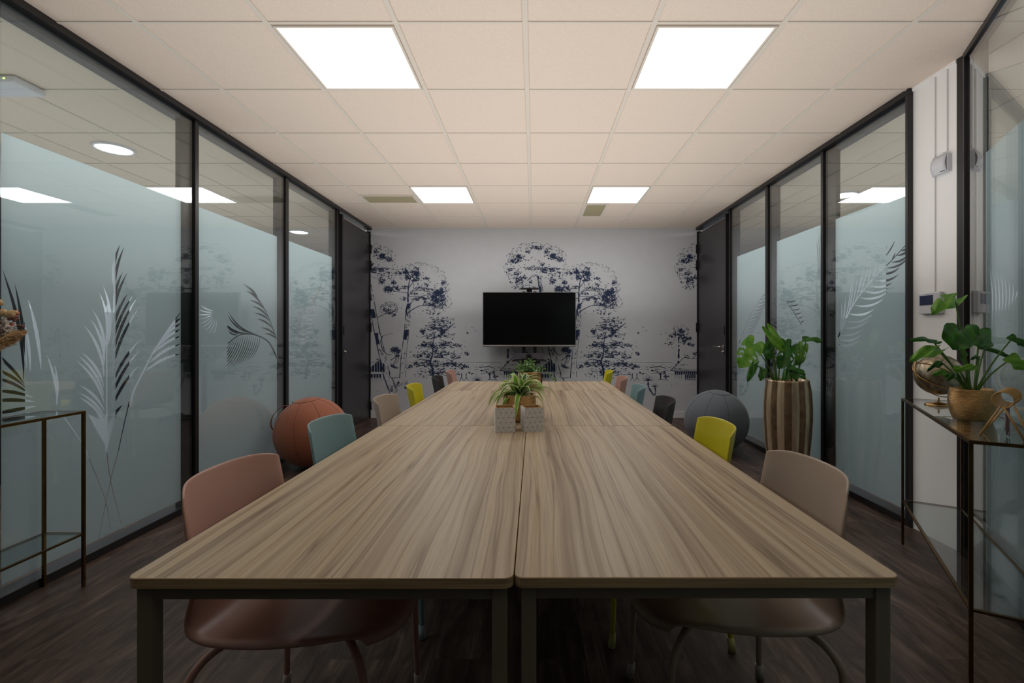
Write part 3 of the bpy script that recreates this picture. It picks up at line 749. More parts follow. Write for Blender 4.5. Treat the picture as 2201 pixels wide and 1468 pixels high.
def vent(x0, x1, y0, y1, label):
    cx, cy = (x0+x1)/2, (y0+y1)/2; a, b = (x1-x0)/2, (y1-y0)/2
    e = empty('ceiling_vent', (cx, cy, CEIL), 0, label, 'ceiling vent')
    mb = MB(); w = 0.022
    for p, q in (((-a,-b),(a,-b+w)),((-a,b-w),(a,b)),((-a,-b+w),(-a+w,b-w)),((a-w,-b+w),(a,b-w))): mb.box((p[0],p[1],-0.010),(q[0],q[1],-0.001), bev=0.002)
    mb.build('frame', M['bar'], e)
    mb = MB(); mb.box((-a+w, -b+w, -0.005), (a-w, b-w, -0.001))
    n = int((2*a-2*w)/0.012)
    for k in range(n): xx = -a+w+0.006+k*0.012; mb.box((xx-0.002, -b+w, -0.0075), (xx+0.002, b-w, -0.005))
    mb.build('mesh_grille', M['vent'], e)
vent(-1.83, -1.255, 4.87, 5.16, 'long beige mesh vent left of the far left light panel')
vent(0.57, 0.83, 5.20, 5.75, 'short beige mesh vent behind the far right light panel')
def downlight(x, y, label):
    e = empty('round_downlight', (x, y, CEIL), 0, label, 'downlight')
    mb = MB(); mb.lathe([(0.135, 0), (0.135, -0.010), (0.118, -0.016), (0.112, -0.010)], 40, capb=False); mb.build('trim_ring', M['white_plastic'], e)
    mb = MB(); mb.lathe([(0.113, -0.006), (0.06, -0.0105), (0.001, -0.012)], 40, capb=False); mb.build('diffuser', M['spot'], e)
downlight(-3.27, 3.64, 'round lit downlight in the ceiling beyond the nearest left glass pane')
downlight(-3.33, 6.63, 'small round lit downlight seen through the third left glass pane')
downlight(3.22, 4.86, 'round lit downlight beyond the right glass partition')
# wifi access point in the neighbouring ceiling
e = empty('wifi_access_point', (-3.07, 2.69, CEIL), 0, 'white ceiling wifi box with small green lights, top left behind glass', 'access point')
mb = MB(); mb.box((-0.18, -0.09, -0.045), (0.175, 0.09, -0.003), bev=0.014); mb.build('housing', M['white_plastic'], e)
led = emit('green_led', (0.5, 1.0, 0.1), 6)
for x in (0.072, 0.088, 0.118):
    mb = MB(); mb.box((x, -0.0925, -0.028), (x+0.008, -0.089, -0.023)); mb.build('led', led, e)

# ---------------------------------------------------------------- wall fittings on the white pier
def pier_item(name, y0, y1, z0, z1, label, cat):
    return empty(name, (XR, (y0+y1)/2, z0), 0, label, cat)
e = pier_item('wall_thermostat', 2.535, 2.69, 1.255, 1.375, 'white wall thermostat with dark blue display, partly behind a leaf', 'thermostat')
mb = MB(); mb.box((-0.026, -0.072, 0), (-0.001, 0.072, 0.12), bev=0.005); mb.build('housing', M['white_plastic'], e)
mb = MB(); mb.box((-0.0275, -0.028, 0.05), (-0.026, 0.060, 0.104)); mb.build('display', simple('blue_display', (44, 54, 84), 0.2), e)
mb = MB(); mb.box((-0.0272, 0.002, 0.109), (-0.026, 0.020, 0.112)); mb.build('maker_mark', M['grey_plastic'], e)
e = pier_item('wall_sensor_box', 2.50, 2.61, 2.01, 2.125, 'white curved wall sensor box high on the white pier', 'sensor')
mb = MB()
rows = [[(-0.018-0.016*math.sin(math.pi*i/8), -0.052+0.092*j/4, 0.105*(1-i/8)) for j in range(5)] for i in range(9)]
mb.grid(rows); mb.box((-0.02, -0.058, 0.004), (-0.001, 0.040, 0.100), bev=0.003); mb.build('curved_cover', M['white_plastic'], e, solid=0.003)
mb = MB()
for k, (a, b) in enumerate(((0, 0.006), (0.008, 0.013), (0.015, 0.024), (0.026, 0.030))): mb.box((-0.0262, -0.044+a, 0.012), (-0.024, -0.044+b, 0.015))
mb.build('printed_mark', M['tvblack'], e)
def trunking(y, z0, z1, label):
    mb = MB(); mb.box((-0.008, -0.017, 0), (0, 0.017, z1-z0), bev=0.002)
    tag(mb.build('cable_trunking', M['white_wall'], None, (XR-0.001, y, z0)), label, 'cable trunking', 'white cable trunkings on the pier')
trunking(2.612, 1.376, CEIL-0.023, 'long white cable trunking running down to the thermostat')
trunking(2.535, 2.128, CEIL-0.023, 'short white cable trunking running down to the sensor box')
mb = MB(); mb.box((-0.0095, -0.144, 0), (0, 0.143, 0.022), bev=0.002)
tag(mb.build('wall_coving', M['white_wall'], None, (XR-0.001, 2.607, CEIL-0.022)), 'narrow white strip under the ceiling on the white pier', 'coving')

# ---------------------------------------------------------------- tables
def rrect(x0, x1, y0, y1, r, n=8):
    pts = []
    for cx, cy, a0 in ((x1-r, y1-r, 0), (x0+r, y1-r, 90), (x0+r, y0+r, 180), (x1-r, y0+r, 270)):
        for k in range(n+1):
            a = math.radians(a0+90*k/n); pts.append((cx+r*math.cos(a), cy+r*math.sin(a)))
    return pts
TZ = 0.7
def table(x0, x1, y0, y1, label):
    cx, cy = (x0+x1)/2, (y0+y1)/2; a, b = (x1-x0)/2, (y1-y0)/2
    e = empty('meeting_table', (cx, cy, 0), 0, label, 'table', 'pale striped wood tables pushed together')
    mb = MB(); poly = rrect(-a, a, -b, b, 0.018)
    lo = [mb.v((p[0], p[1], TZ-0.019)) for p in poly]; mid = [mb.v((p[0], p[1], TZ-0.0012)) for p in poly]
    ins = rrect(-a+0.0012, a-0.0012, -b+0.0012, b-0.0012, 0.017); hi = [mb.v((p[0], p[1], TZ)) for p in ins]
    n = len(poly); mb.f(lo[::-1], 1); mb.f(hi, 0)
    for k in range(n):
        mb.f([lo[k], lo[(k+1) % n], mid[(k+1) % n], mid[k]], 1); mb.f([mid[k], mid[(k+1) % n], hi[(k+1) % n], hi[k]], 1)
    mb.build('table_top', [M['wood'], M['edge']], e)
    L = 0.028; ix = 0.012
    mb = MB(); z0, z1 = TZ-0.047, TZ-0.0195
    for s in (-1, 1):
        mb.box((s*(a-ix-0.004), -b+ix+L, z0), (s*(a-ix-0.024), b-ix-L, z1))
        mb.box((-a+ix+L, s*(b-ix-0.004), z0), (a-ix-L, s*(b-ix-0.024), z1))
    mb.build('apron', M['steel'], e)
    for sx in (-1, 1):
        for sy in (-1, 1):
            mb = MB(); mb.box((sx*(a-ix), sy*(b-ix), 0.0), (sx*(a-ix-L), sy*(b-ix-L), TZ-0.0195), bev=0.0015); mb.build('leg', M['steel'], e)
table(-0.745, -0.0380, 0.850, 2.257, 'long striped wood table, nearest on the left of the centre seam')
table(-0.0358, 0.672, 0.853, 2.257, 'long striped wood table, nearest on the right of the centre seam')
table(-0.745, -0.0375, 2.262, 3.660, 'long striped wood table in the middle row, left of the centre seam')
table(-0.0365, 0.672, 2.262, 3.660, 'long striped wood table in the middle row, right of the centre seam')
table(-0.745, 0.672, 3.668, 4.36, 'crosswise wood table closing the far end of the row')

# ---------------------------------------------------------------- chairs
def chair_shell():
    mb = MB(); R_ = random.Random(3)
    prof = [(0.262, 0.404, 0.20), (0.255, 0.425, 0.212), (0.225, 0.440, 0.222), (0.17, 0.443, 0.228), (0.08, 0.436, 0.230), (0.0, 0.430, 0.230), (-0.08, 0.428, 0.228), (-0.15, 0.432, 0.226),
            (-0.195, 0.446, 0.223), (-0.222, 0.474, 0.220), (-0.238, 0.515, 0.216), (-0.250, 0.56, 0.212), (-0.262, 0.62, 0.208), (-0.274, 0.68, 0.204), (-0.285, 0.735, 0.202), (-0.291, 0.770, 0.201), (-0.293, 0.782, 0.199)]
    N = 14; rows = []
    for i, (x, z, hw) in enumerate(prof):
        row = []
        back = min(1, max(0, (z-0.44)/0.12)) if x < -0.15 else 0.0
        seat = 1-back
        for j in range(N+3):
            if j == 0: s = -1
            elif j == N+2: s = 1
            else: s = -1+2*(j-1)/N
            xx = x+back*0.072*abs(s)**2.4; yy = s*hw; zz = z+seat*0.022*abs(s)**3 - (0.016*abs(s)**8 if i >= len(prof)-2 else 0)
            if i <= 3: xx -= (0.060, 0.055, 0.038, 0.015)[i]*abs(s)**3
            if j in (0, N+2):
                top = min(1.0, (len(prof)-1-i)/4)
                xx += -0.016*back*top; zz += -0.014*seat*(0.0, 0.0, 0.25, 0.6, 0.9, 1.0)[min(i, 5)] - 0.003*back; yy *= 1.008
            row.append((xx, yy, zz))
        rows.append(row)
    mb.grid(rows); return mb
def make_chair(mat, legmat, capmat, label):
    e = empty('plastic_chair', (0, 0, 0), 0, label, 'chair', 'moulded plastic chairs around the table')
    chair_shell().build('seat_shell', mat, e, solid=0.007, sub=1, solid_off=0)
    for sx in (-1, 1):
        for sy in (-1, 1):
            pts = bez([(sx*0.06, sy*0.05, 0.412), (sx*0.11, sy*0.11, 0.409), (sx*0.165, sy*0.175, 0.398), (sx*0.196, sy*0.210, 0.360), (sx*0.203, sy*0.218, 0.30), (sx*0.208, sy*0.228, 0.12), (sx*0.212, sy*0.234, 0.03)], 5)
            mb = MB(); mb.tube(pts, 0.0095, 10); l = mb.build('leg', legmat, e)
            mb = MB(); mb.tube([(sx*0.2095, sy*0.2325, 0.050), (sx*0.215, sy*0.2365, 0.002)], [0.0115, 0.0135], 12); mb.build('foot_cap', capmat, l)
    mb = MB(); mb.box((-0.12, -0.07, 0.402), (0.12, 0.07, 0.422), bev=0.004); mb.build('seat_mount', legmat, e)
    return e
CC = {'pink': (180, 138, 125), 'blue': (122, 150, 152), 'beige': (166, 148, 132), 'yellow': (196, 184, 34), 'black': (46, 44, 45)}
CM = {k: simple(k+'_chair_plastic', v, 0.36, spec=0.45) for k, v in CC.items()}
cap = {k: simple(k+'_foot_cap', tuple(min(255, int(c*0.5+100)) for c in v), 0.5) for k, v in CC.items()}
protos = {}
def chair(col, side, y, label, dx=0.0, rot=0.0):
    if col not in protos:
        o = protos[col] = make_chair(CM[col], CM[col], cap[col], label)
    else: o = copy_tree(protos[col])
    o['label'] = label
    if side == 'L': o.location = (-0.598+dx, y, 0); o.rotation_euler = (0, 0, math.radians(rot))
    else: o.location = (0.53+dx, y, 0); o.rotation_euler = (0, 0, math.radians(180+rot))
chair('pink', 'L', 1.275, 'large pink plastic chair, nearest on the left side of the table', 0.012)
chair('blue', 'L', 1.99, 'blue-grey plastic chair on the left, in front of the orange ball', -0.035)
chair('beige', 'L', 2.71, 'beige plastic chair on the left, between the blue and yellow chairs', -0.02, 2)
chair('yellow', 'L', 3.35, 'yellow plastic chair on the left side of the table', -0.01, 6)
chair('black', 'L', 4.01, 'black plastic chair on the left, before the last pink one', 0.02, 6)
chair('pink', 'L', 4.60, 'small pink plastic chair, farthest on the left side of the table', 0.03, 5)
chair('beige', 'R', 1.32, 'large beige plastic chair, nearest on the right side of the table', 0.0, -1)
chair('yellow', 'R', 1.93, 'yellow plastic chair on the right, in front of the grey ball', -0.02, -3)
chair('black', 'R', 2.67, 'black plastic chair on the right side of the table', -0.03, -6)
chair('blue', 'R', 3.30, 'blue-grey plastic chair on the right, beyond the black chair', -0.045, -7)
chair('pink', 'R', 3.95, 'pink plastic chair on the right, between blue and yellow chairs', -0.04, -6)
chair('yellow', 'R', 4.60, 'small yellow plastic chair, farthest on the right side of the table', -0.05, -7)

# ---------------------------------------------------------------- exercise balls
def ball(x, y, r, mat, seam, label, tilt, handle_a):
    e = empty('exercise_ball', (x, y, 0), 0, label, 'exercise ball')
    T = Matrix.Translation((0, 0, r)) @ Matrix.Rotation(math.radians(tilt[0]), 4, 'X') @ Matrix.Rotation(math.radians(tilt[1]), 4, 'Y')
    G = 8; rows = []; V = 44; U = G*12
    def rad(th, ph):
        g = abs(((ph*G/(2*math.pi)) % 1)-0.5)*2     # 1 at a seam
        q = r*(1-0.010*max(0, (g-0.86)/0.14)**2 if 0.3 < th < 2.84 else 1)
        return q
    mb = MB(T)
    for i in range(1, V):
        th = math.pi*i/V
        rows.append([(rad(th, 2*math.pi*k/U)*math.sin(th)*math.cos(2*math.pi*k/U), rad(th, 2*math.pi*k/U)*math.sin(th)*math.sin(2*math.pi*k/U), r*math.cos(th)*0.992) for k in range(U+1)])
    mb.grid(rows); b = mb.build('fabric_cover', mat, e)
    mb = MB(T)
    for k in range(G):
        a = 2*math.pi*k/G; mb.tube([(r*0.9915*math.sin(th)*math.cos(a), r*0.9915*math.sin(th)*math.sin(a), r*math.cos(th)*0.992) for th in [0.33+2.5*i/40 for i in range(41)]], 0.0016, 5)
    mb.tube([(r*1.0*math.sin(0.33)*math.cos(2*math.pi*k/40), r*1.0*math.sin(0.33)*math.sin(2*math.pi*k/40), r*math.cos(0.33)*0.996) for k in range(41)], 0.0018, 5)
    mb.build('seam', seam, e)
    mb = MB(T); rows = []
    for i in range(8):
        th = 0.001+0.33*i/7; rows.append([((r+0.001)*math.sin(th)*math.cos(2*math.pi*k/40), (r+0.001)*math.sin(th)*math.sin(2*math.pi*k/40), (r+0.001)*math.cos(th)) for k in range(41)])
    mb.grid(rows); mb.build('top_patch', mat, e)
    a = math.radians(handle_a)
    mb = MB(Matrix.Translation((0, 0, r))); pts = []
    for u in range(13):
        t = u/12; th = math.radians(38+44*t); off = 0.036*math.sin(math.pi*t)**0.6
        pts.append(((r+off)*math.sin(th)*math.cos(a), (r+off)*math.sin(th)*math.sin(a), (r+off)*math.cos(th)))
    side = Vector((-math.sin(a), math.cos(a), 0))*0.016
    mb.grid([[Vector(p)-side, Vector(p)+side] for p in pts]); mb.build('carry_strap', seam, e, solid=0.004)
orange = simple('orange_ball_fabric', (164, 98, 72), 0.85, noise=0.06, nscale=200, bump=0.1, bscale=400, sheen=0.2)
orange_d = simple('orange_seam', (120, 62, 44), 0.8)
greyf = simple('grey_ball_fabric', (92, 98, 104), 0.9, noise=0.10, nscale=200, bump=0.1, bscale=400, sheen=0.2)
grey_d = simple('dark_seam', (52, 55, 60), 0.8)
ball(-1.915, 4.03, 0.298, orange, orange_d, 'large orange fabric exercise ball by the left glass wall', (6, -6), 200)
ball(1.775, 4.56, 0.298, greyf, grey_d, 'large grey fabric exercise ball by the right door', (8, 3), 70)

# ---------------------------------------------------------------- television on its stand
e = empty('wall_television', (-0.062, 6.05, 0.975), 0, 'wide black flat screen television with silver edge before the mural', 'television')
mb = MB(); mb.box((-0.6, 0.0, 0.02), (0.6, 0.045, 0.705), bev=0.004); mb.box((-0.4, 0.04, 0.12), (0.4, 0.085, 0.55), bev=0.01); mb.build('casing', M['tvblack'], e)
mb = MB(); mb.box((-0.592, -0.002, 0.028), (0.592, 0.001, 0.698)); mb.build('screen', M['screen'], e)
mb = MB(); mb.box((-0.601, -0.006, 0.0), (0.601, 0.046, 0.022), bev=0.003)
mb.box((-0.602, -0.003, 0.02), (-0.598, 0.046, 0.706)); mb.box((0.598, -0.003, 0.02), (0.602, 0.046, 0.706)); mb.box((-0.6, -0.003, 0.702), (0.6, 0.046, 0.706)); mb.build('silver_edge', M['silver'], e)
e = empty('television_stand', (-0.062, 6.16, 0), 0, 'black floor stand with two posts holding the television', 'stand')
for s in (-1, 1):
    mb = MB(); mb.box((s*0.072-0.02, -0.01, 0.03), (s*0.072+0.02, 0.03, 1.70)); mb.build('post', M['tvblack'], e)
mb = MB(); mb.box((-0.36, -0.24, 0.045), (0.36, -0.19, 0.075), bev=0.01)
mb.box((-0.36, -0.24, 0.045), (-0.31, 0.16, 0.075), bev=0.01); mb.box((0.31, -0.24, 0.045), (0.36, 0.16, 0.075), bev=0.01); mb.box((-0.36, -0.01, 0.03), (0.36, 0.04, 0.07)); mb.build('base', M['tvblack'], e)
for sx in (-1, 1):
    for yy in (-0.215, 0.14):
        mb = MB(); mb.tube([(sx*0.335-0.012, yy, 0.0225), (sx*0.335+0.012, yy, 0.0225)], 0.022, 14); mb.build('castor', M['tvblack'], e)
mb = MB(); mb.box((-0.035, -0.02, 1.69), (0.035, 0.03, 1.73)); mb.box((-0.118, -0.13, 1.725), (0.118, 0.03, 1.737), bev=0.003); mb.build('top_bracket', M['tvblack'], e)
mb = MB(); mb.prism([(-0.22, -0.20), (0.22, -0.20), (0.19, 0.0), (-0.19, 0.0)], 0.79, 0.808); mb.prism([(-0.14, -0.17), (0.14, -0.17), (0.10, 0.0), (-0.10, 0.0)], 0.765, 0.79); mb.build('shelf', M['tvblack'], e)
mb = MB(); mb.box((-0.075, 0.02, 0.60), (0.075, 0.035, 0.76)); mb.build('cable_box', simple('mid_grey_metal', (110, 110, 112), 0.5), e)
e = empty('conference_camera', (-0.066, 6.02, 0.810), 0, 'dark grey video bar camera with round lens under the television', 'camera')
mb = MB()
rows = []
for i in range(25):
    a = 2*math.pi*i/24; rows.append([((-1 if j == 0 else 1)*(0.165)+(0.035*math.cos(a) if (math.cos(a) > 0) == (j == 1) else 0), 0, 0.046+0.035*math.sin(a)) for j in range(2)])
out = []
for k in range(13): a = -math.pi/2+math.pi*k/12; out.append((0.163+0.034*math.cos(a), 0.046+0.034*math.sin(a)))
for k in range(13): a = math.pi/2+math.pi*k/12; out.append((-0.163+0.034*math.cos(a), 0.046+0.034*math.sin(a)))
f = [mb.v((p[0], 0.0, p[1])) for p in out]; b = [mb.v((p[0], 0.075, p[1])) for p in out]
mb.f(f); mb.f(b[::-1])
for k in range(len(out)): mb.f([f[k], b[k], b[(k+1) % len(out)], f[(k+1) % len(out)]], 0, True)
mb.box((-0.05, 0.01, 0), (0.05, 0.07, 0.014)); mb.build('speaker_body', M['tvgrey'], e)
mb = MB(); mb.tube([(0, 0.01, 0.046), (0, -0.022, 0.046)], [0.036, 0.034], 28); ln = mb.build('lens_housing', M['tvblack'], e)
mb = MB(); mb.tube([(0, -0.0215, 0.046), (0, -0.026, 0.046)], [0.020, 0.016], 24); mb.build('lens', M['screen'], ln)
for k, (pts, lab) in enumerate((([(-0.30, 6.12, 0.98), (-0.24, 6.13, 0.90), (-0.16, 6.11, 0.87), (-0.11, 6.09, 0.85)], 'thin black cable drooping left of the camera bar'),
                     ([(0.10, 6.12, 0.98), (0.12, 6.16, 0.88), (0.10, 6.18, 0.80), (0.0, 6.14, 0.76), (-0.03, 6.14, 0.70)], 'black cable curving right of the camera bar'))):
    mb = MB(); p0 = Vector(pts[0]); mb.tube([Vector(q)-p0 for q in bez(pts, 8)], 0.0035, 6)
    tag(mb.build('cable', M['tvblack'], None, p0), lab, 'cable', 'cables below the television')

# ---------------------------------------------------------------- consoles
def console(name, loc, rz, Lc, Wc, label):
    "long side along +X from the origin, width along +Y"
    e = empty(name, loc, rz, label, 'console table', 'brass framed glass console tables')
    t = 0.011; Hc = 0.795
    for x in (0, Lc-t):
        for y in (0, Wc-t):
            mb = MB(); mb.box((x, y, 0), (x+t, y+t, Hc-t)); mb.build('leg', M['brass'], e)
    for nm, z in (('top_frame', Hc-t), ('lower_frame', 0.235)):
        mb = MB(); z1 = z+t*(1 if z > 0.5 else 0.7); i = 0.0 if z > 0.5 else t
        mb.box((i, 0, z), (Lc-i, t, z1)); mb.box((i, Wc-t, z), (Lc-i, Wc, z1)); mb.box((0, i or t, z), (t, Wc-(i or t), z1)); mb.box((Lc-t, i or t, z), (Lc, Wc-(i or t), z1))
        mb.build(nm, M['brass'], e)
    mb = MB(); mb.box((t+0.0005, t+0.0005, Hc-0.0065), (Lc-t-0.0005, Wc-t-0.0005, Hc-0.0005)); mb.build('glass_top', M['top_glass'], e)
    mb = MB(); mb.box((t+0.0005, t+0.0005, 0.238), (Lc-t-0.0005, Wc-t-0.0005, 0.2435)); mb.build('glass_shelf', M['top_glass'], e)
    return e
cdir = math.atan2(2.547-1.533, 2.0-1.426)
ux, uy = math.cos(cdir), math.sin(cdir); vx, vy = uy, -ux          # v points towards the glass
# origin at the far back corner so that the width runs towards the room
Rr = Matrix.Rotation(cdir, 4, 'Z')
WC = 0.255
console('glass_console', (2.0, 2.547, 0), cdir+math.pi, 1.165, WC, 'brass and glass console table on the right carrying the potted monstera')
console('glass_console', (-2.035, 0.958, 0), math.radians(90), 1.165, 0.19, 'brass and glass console table at the left edge, by the frosted glass')
def con(s, t, z=0.795):
    "a point on the right console: s along from its near end, t across towards the glass"
    return Vector((1.426+ux*s+vx*t, 1.533+uy*s+vy*t, z))

# ---------------------------------------------------------------- plants
ML1 = leaf_mat('monstera_leaf_dark', (44, 92, 30), (74, 134, 46))
ML2 = leaf_mat('monstera_leaf_light', (88, 148, 34), (136, 182, 74))
STEM = simple('green_stem', (84, 122, 48), 0.45)
SOIL = simple('dark_soil', (40, 30, 24), 0.95, noise=0.4, nscale=60, bump=0.6, bscale=60)
def leaf(parent, base, tip, up, width, mat, notches=0, droop=0.15, fold=0.12, name='leaf'):
    "heart-shaped leaf from its petiole joint to its tip; up = side the upper face looks to"
    base, tip, up = Vector(base), Vector(tip), Vector(up).normalized()
    d = tip-base; Ln = d.length; d.normalize(); sd = d.cross(up).normalized(); nm = sd.cross(d).normalized()
    mb = MB(); NT, NS = 26, 14; rows = []
    for i in range(NT+1):
        t = i/NT; row = []
        hw = width*0.5*(max(0.0, 1-((t-0.30)/0.70)**2)**0.72 if t > 0.30 else (0.72+0.28*math.sin(math.pi/2*t/0.30)))
        for j in range(NS+1):
            s = -1+2*j/NS; a = abs(s)
            lob = (1-t)**3
            u = Ln*t-lob*Ln*0.30*math.sin(min(1, a*1.35)*math.pi/2)+lob*Ln*0.14*max(0, a-0.6)
            u += 0.06*Ln*a*(1-t)*t*4*0.5
            v = s*hw
            h = fold*width*a-droop*Ln*(t-0.3)**2*2-0.28*fold*width*a*a*2+0.008*math.sin(9*t+5*s)
            row.append(base+d*u+sd*v+nm*h)
        rows.append(row)
    sl = [0.30+0.155*k for k in range(notches)]
    def skip(i, j):
        t = (i+0.5)/NT; s = -1+2*(j+0.5)/NS; a = abs(s)
        for q, c in enumerate(sl):
            cc = c+0.10*(a-0.6)+(0.05 if s > 0 else 0)
            if abs(t-cc) < 0.026+0.012*(a > 0.6) and a > 0.42 and (a < 0.86 if q % 2 else True): return True
        return False
    mb.grid(rows, skip=skip if notches else None)
    l = mb.build(name, mat, parent)
    return l
def petiole(parent, a, b, r=0.0036, lift=0.04, name='stem'):
    a, b = Vector(a), Vector(b); m = a.lerp(b, 0.55)+Vector((0, 0, lift)); m2 = a.lerp(b, 0.25)+Vector((0, 0, lift*0.9))
    mb = MB(); p = bez([a, m2, m, b], 6); n = len(p); mb.tube(p, [r*(1.3-0.55*i/(n-1)) for i in range(n)], 8); return mb.build(name, STEM, parent)
def rel(o, p): return Vector(p)-Vector(o.location)

# tall ribbed planter with monstera
PXc, PYc = 1.962, 3.62
bronze = simple('bronze_shell_inlay', (196, 176, 146), 0.34, metal=0.55, noise=0.38, nscale=14, bump=0.3, bscale=90, stretch=(1, 1, 0.25))
bronze_d = simple('dark_bronze_groove', (124, 100, 76), 0.4, metal=0.5, noise=0.3, nscale=20)
e = empty('tall_ribbed_planter', (PXc, PYc, 0), 0, 'tall bronze fluted floor planter standing by the right glass wall', 'planter')
mb = MB(); G = 20; prof = [(0.118, 0), (0.128, 0.03), (0.142, 0.16), (0.158, 0.32), (0.168, 0.48), (0.168, 0.60), (0.160, 0.71), (0.150, 0.775), (0.150, 0.79), (0.140, 0.79), (0.138, 0.74)]
seg = G*8
def fl(a): return 0.035*abs(math.sin(a*G/2))-0.02
rings = []
for (r, z) in prof:
    rings.append([mb.v((r*(1+(fl(2*math.pi*k/seg) if 0.01 < z < 0.77 else 0))*math.cos(2*math.pi*k/seg), r*(1+(fl(2*math.pi*k/seg) if 0.01 < z < 0.77 else 0))*math.sin(2*math.pi*k/seg), z)) for k in range(seg)])
for a_, b_ in zip(rings, rings[1:]):
    for k in range(seg):
        mb.f([a_[k], a_[(k+1) % seg], b_[(k+1) % seg], b_[k]], 1 if (k // 8) % 2 else 0, True)
mb.f(rings[0][::-1], 0); mb.build('ribbed_shell', [bronze, bronze_d], e)
mb = MB(); mb.lathe([(0.001, 0.738), (0.138, 0.742)], 32, capb=False); mb.build('soil', SOIL, e)
e = empty('monstera_plant', (PXc, PYc, 0.742), 0, 'green monstera with split leaves growing in the tall bronze planter', 'plant')
def q2(X, Y, dd=0.0): return P(1540+X/4.319, 680+Y/4.319, PYc+dd)
VIEW = Vector((0, -1, 0.15))
for (bx, by, tx, ty, wpx, nn, dd, up, mt, root) in (
        (345, 262, 222, 470, 205, 3, -0.10, (0.15, -1, 0.35), ML2, (560, 575)),
        (355, 445, 292, 598, 66, 0, -0.05, (-0.4, -1, 0.2), ML1, (530, 575)),
        (432, 498, 415, 590, 72, 0, -0.05, (0, -1, 0.3), ML1, (545, 575)),
        (512, 330, 405, 300, 150, 0, 0.02, (0, -1, 0.4), ML1, (540, 575)),
        (490, 135, 640, 345, 95, 0, 0.0, (-0.6, -0.8, 0.6), ML2, (570, 578)),
        (600, 235, 700, 300, 80, 0, 0.06, (0.2, -1, 0.3), ML1, (575, 578)),
        (690, 285, 588, 480, 165, 2, -0.02, (0.1, -1, 0.2), ML1, (600, 578)),
        (800, 285, 762, 450, 110, 2, 0.02, (0.1, -1, 0.3), ML2, (590, 578)),
        (835, 215, 985, 222, 130, 0, -0.05, (0.1, -0.5, 1), ML1, (740, 570)),
        (700, 480, 832, 535, 90, 0, -0.08, (0.1, -0.6, 0.8), ML1, (700, 575)),
        (690, 500, 632, 580, 95, 0, -0.06, (0, -1, 0.2), ML1, (640, 578)),
        (715, 500, 745, 590, 80, 0, -0.09, (0, -1, 0.1), ML1, (690, 578)),
        (520, 250, 470, 400, 120, 2, 0.05, (0, -1, 0.2), ML1, (560, 578)),
        (780, 400, 720, 440, 60, 0, 0.0, (0, -0.4, 1), ML1, (745, 575)),
        (760, 555, 830, 570, 50, 0, -0.02, (0, -0.4, 1), ML1, (730, 575))):
    b_, t_ = rel(e, q2(bx, by, dd)), rel(e, q2(tx, ty, dd-0.05))
    leaf(e, b_, t_, up, wpx/4.319*PYc/K, mt, nn, fold=0.10)
    rt = rel(e, q2(root[0], root[1], 0)); rt.z = 0.002; rt.x = max(-0.09, min(0.09, rt.x))
    petiole(e, rt, b_, 0.0042, 0.03)

# monstera on the right console
gold = simple('woven_gold_metal', (182, 146, 98), 0.3, metal=1.0, noise=0.35, nscale=40, bump=0.45, bscale=90, stretch=(1, 1, 7))
def bowl_pot(name, loc, R1, Hh, label, cat='plant pot', mat=None, soil=0.85):
    e = empty(name, loc, 0, label, cat)
    mb = MB(); pr = []
    for k in range(15):
        t = k/14; pr.append((R1*(0.66+0.34*math.sin(math.pi*(0.12+0.62*t)))*(1 if t > 0 else 0.96), Hh*t))
    rt = pr[-1][0]
    pr += [(rt-0.005, Hh), (rt-0.008, Hh*soil)]
    mb.lathe(pr, 48, flute=lambda a: 0.004*math.sin(a*37)); mb.build('bowl', mat or gold, e)
    mb = MB(); mb.lathe([(0.001, Hh*soil+0.003), (rt-0.008, Hh*soil)], 28, capb=False); mb.build('soil', SOIL, e)
    return e, rt
pc = con(0.50, 0.128)
bowl_pot('gold_bowl_pot', pc, 0.076, 0.126, 'round ribbed gold pot on the right glass console')
e = empty('monstera_plant', pc+Vector((0, 0, 0.111)), 0, 'monstera with heart-shaped leaves growing in the gold pot on the console', 'plant')
dC = pc.y
def q3(X, Y, dd=0.0): return P(1900+X/4.0764, 600+Y/4.0764, dC+dd)
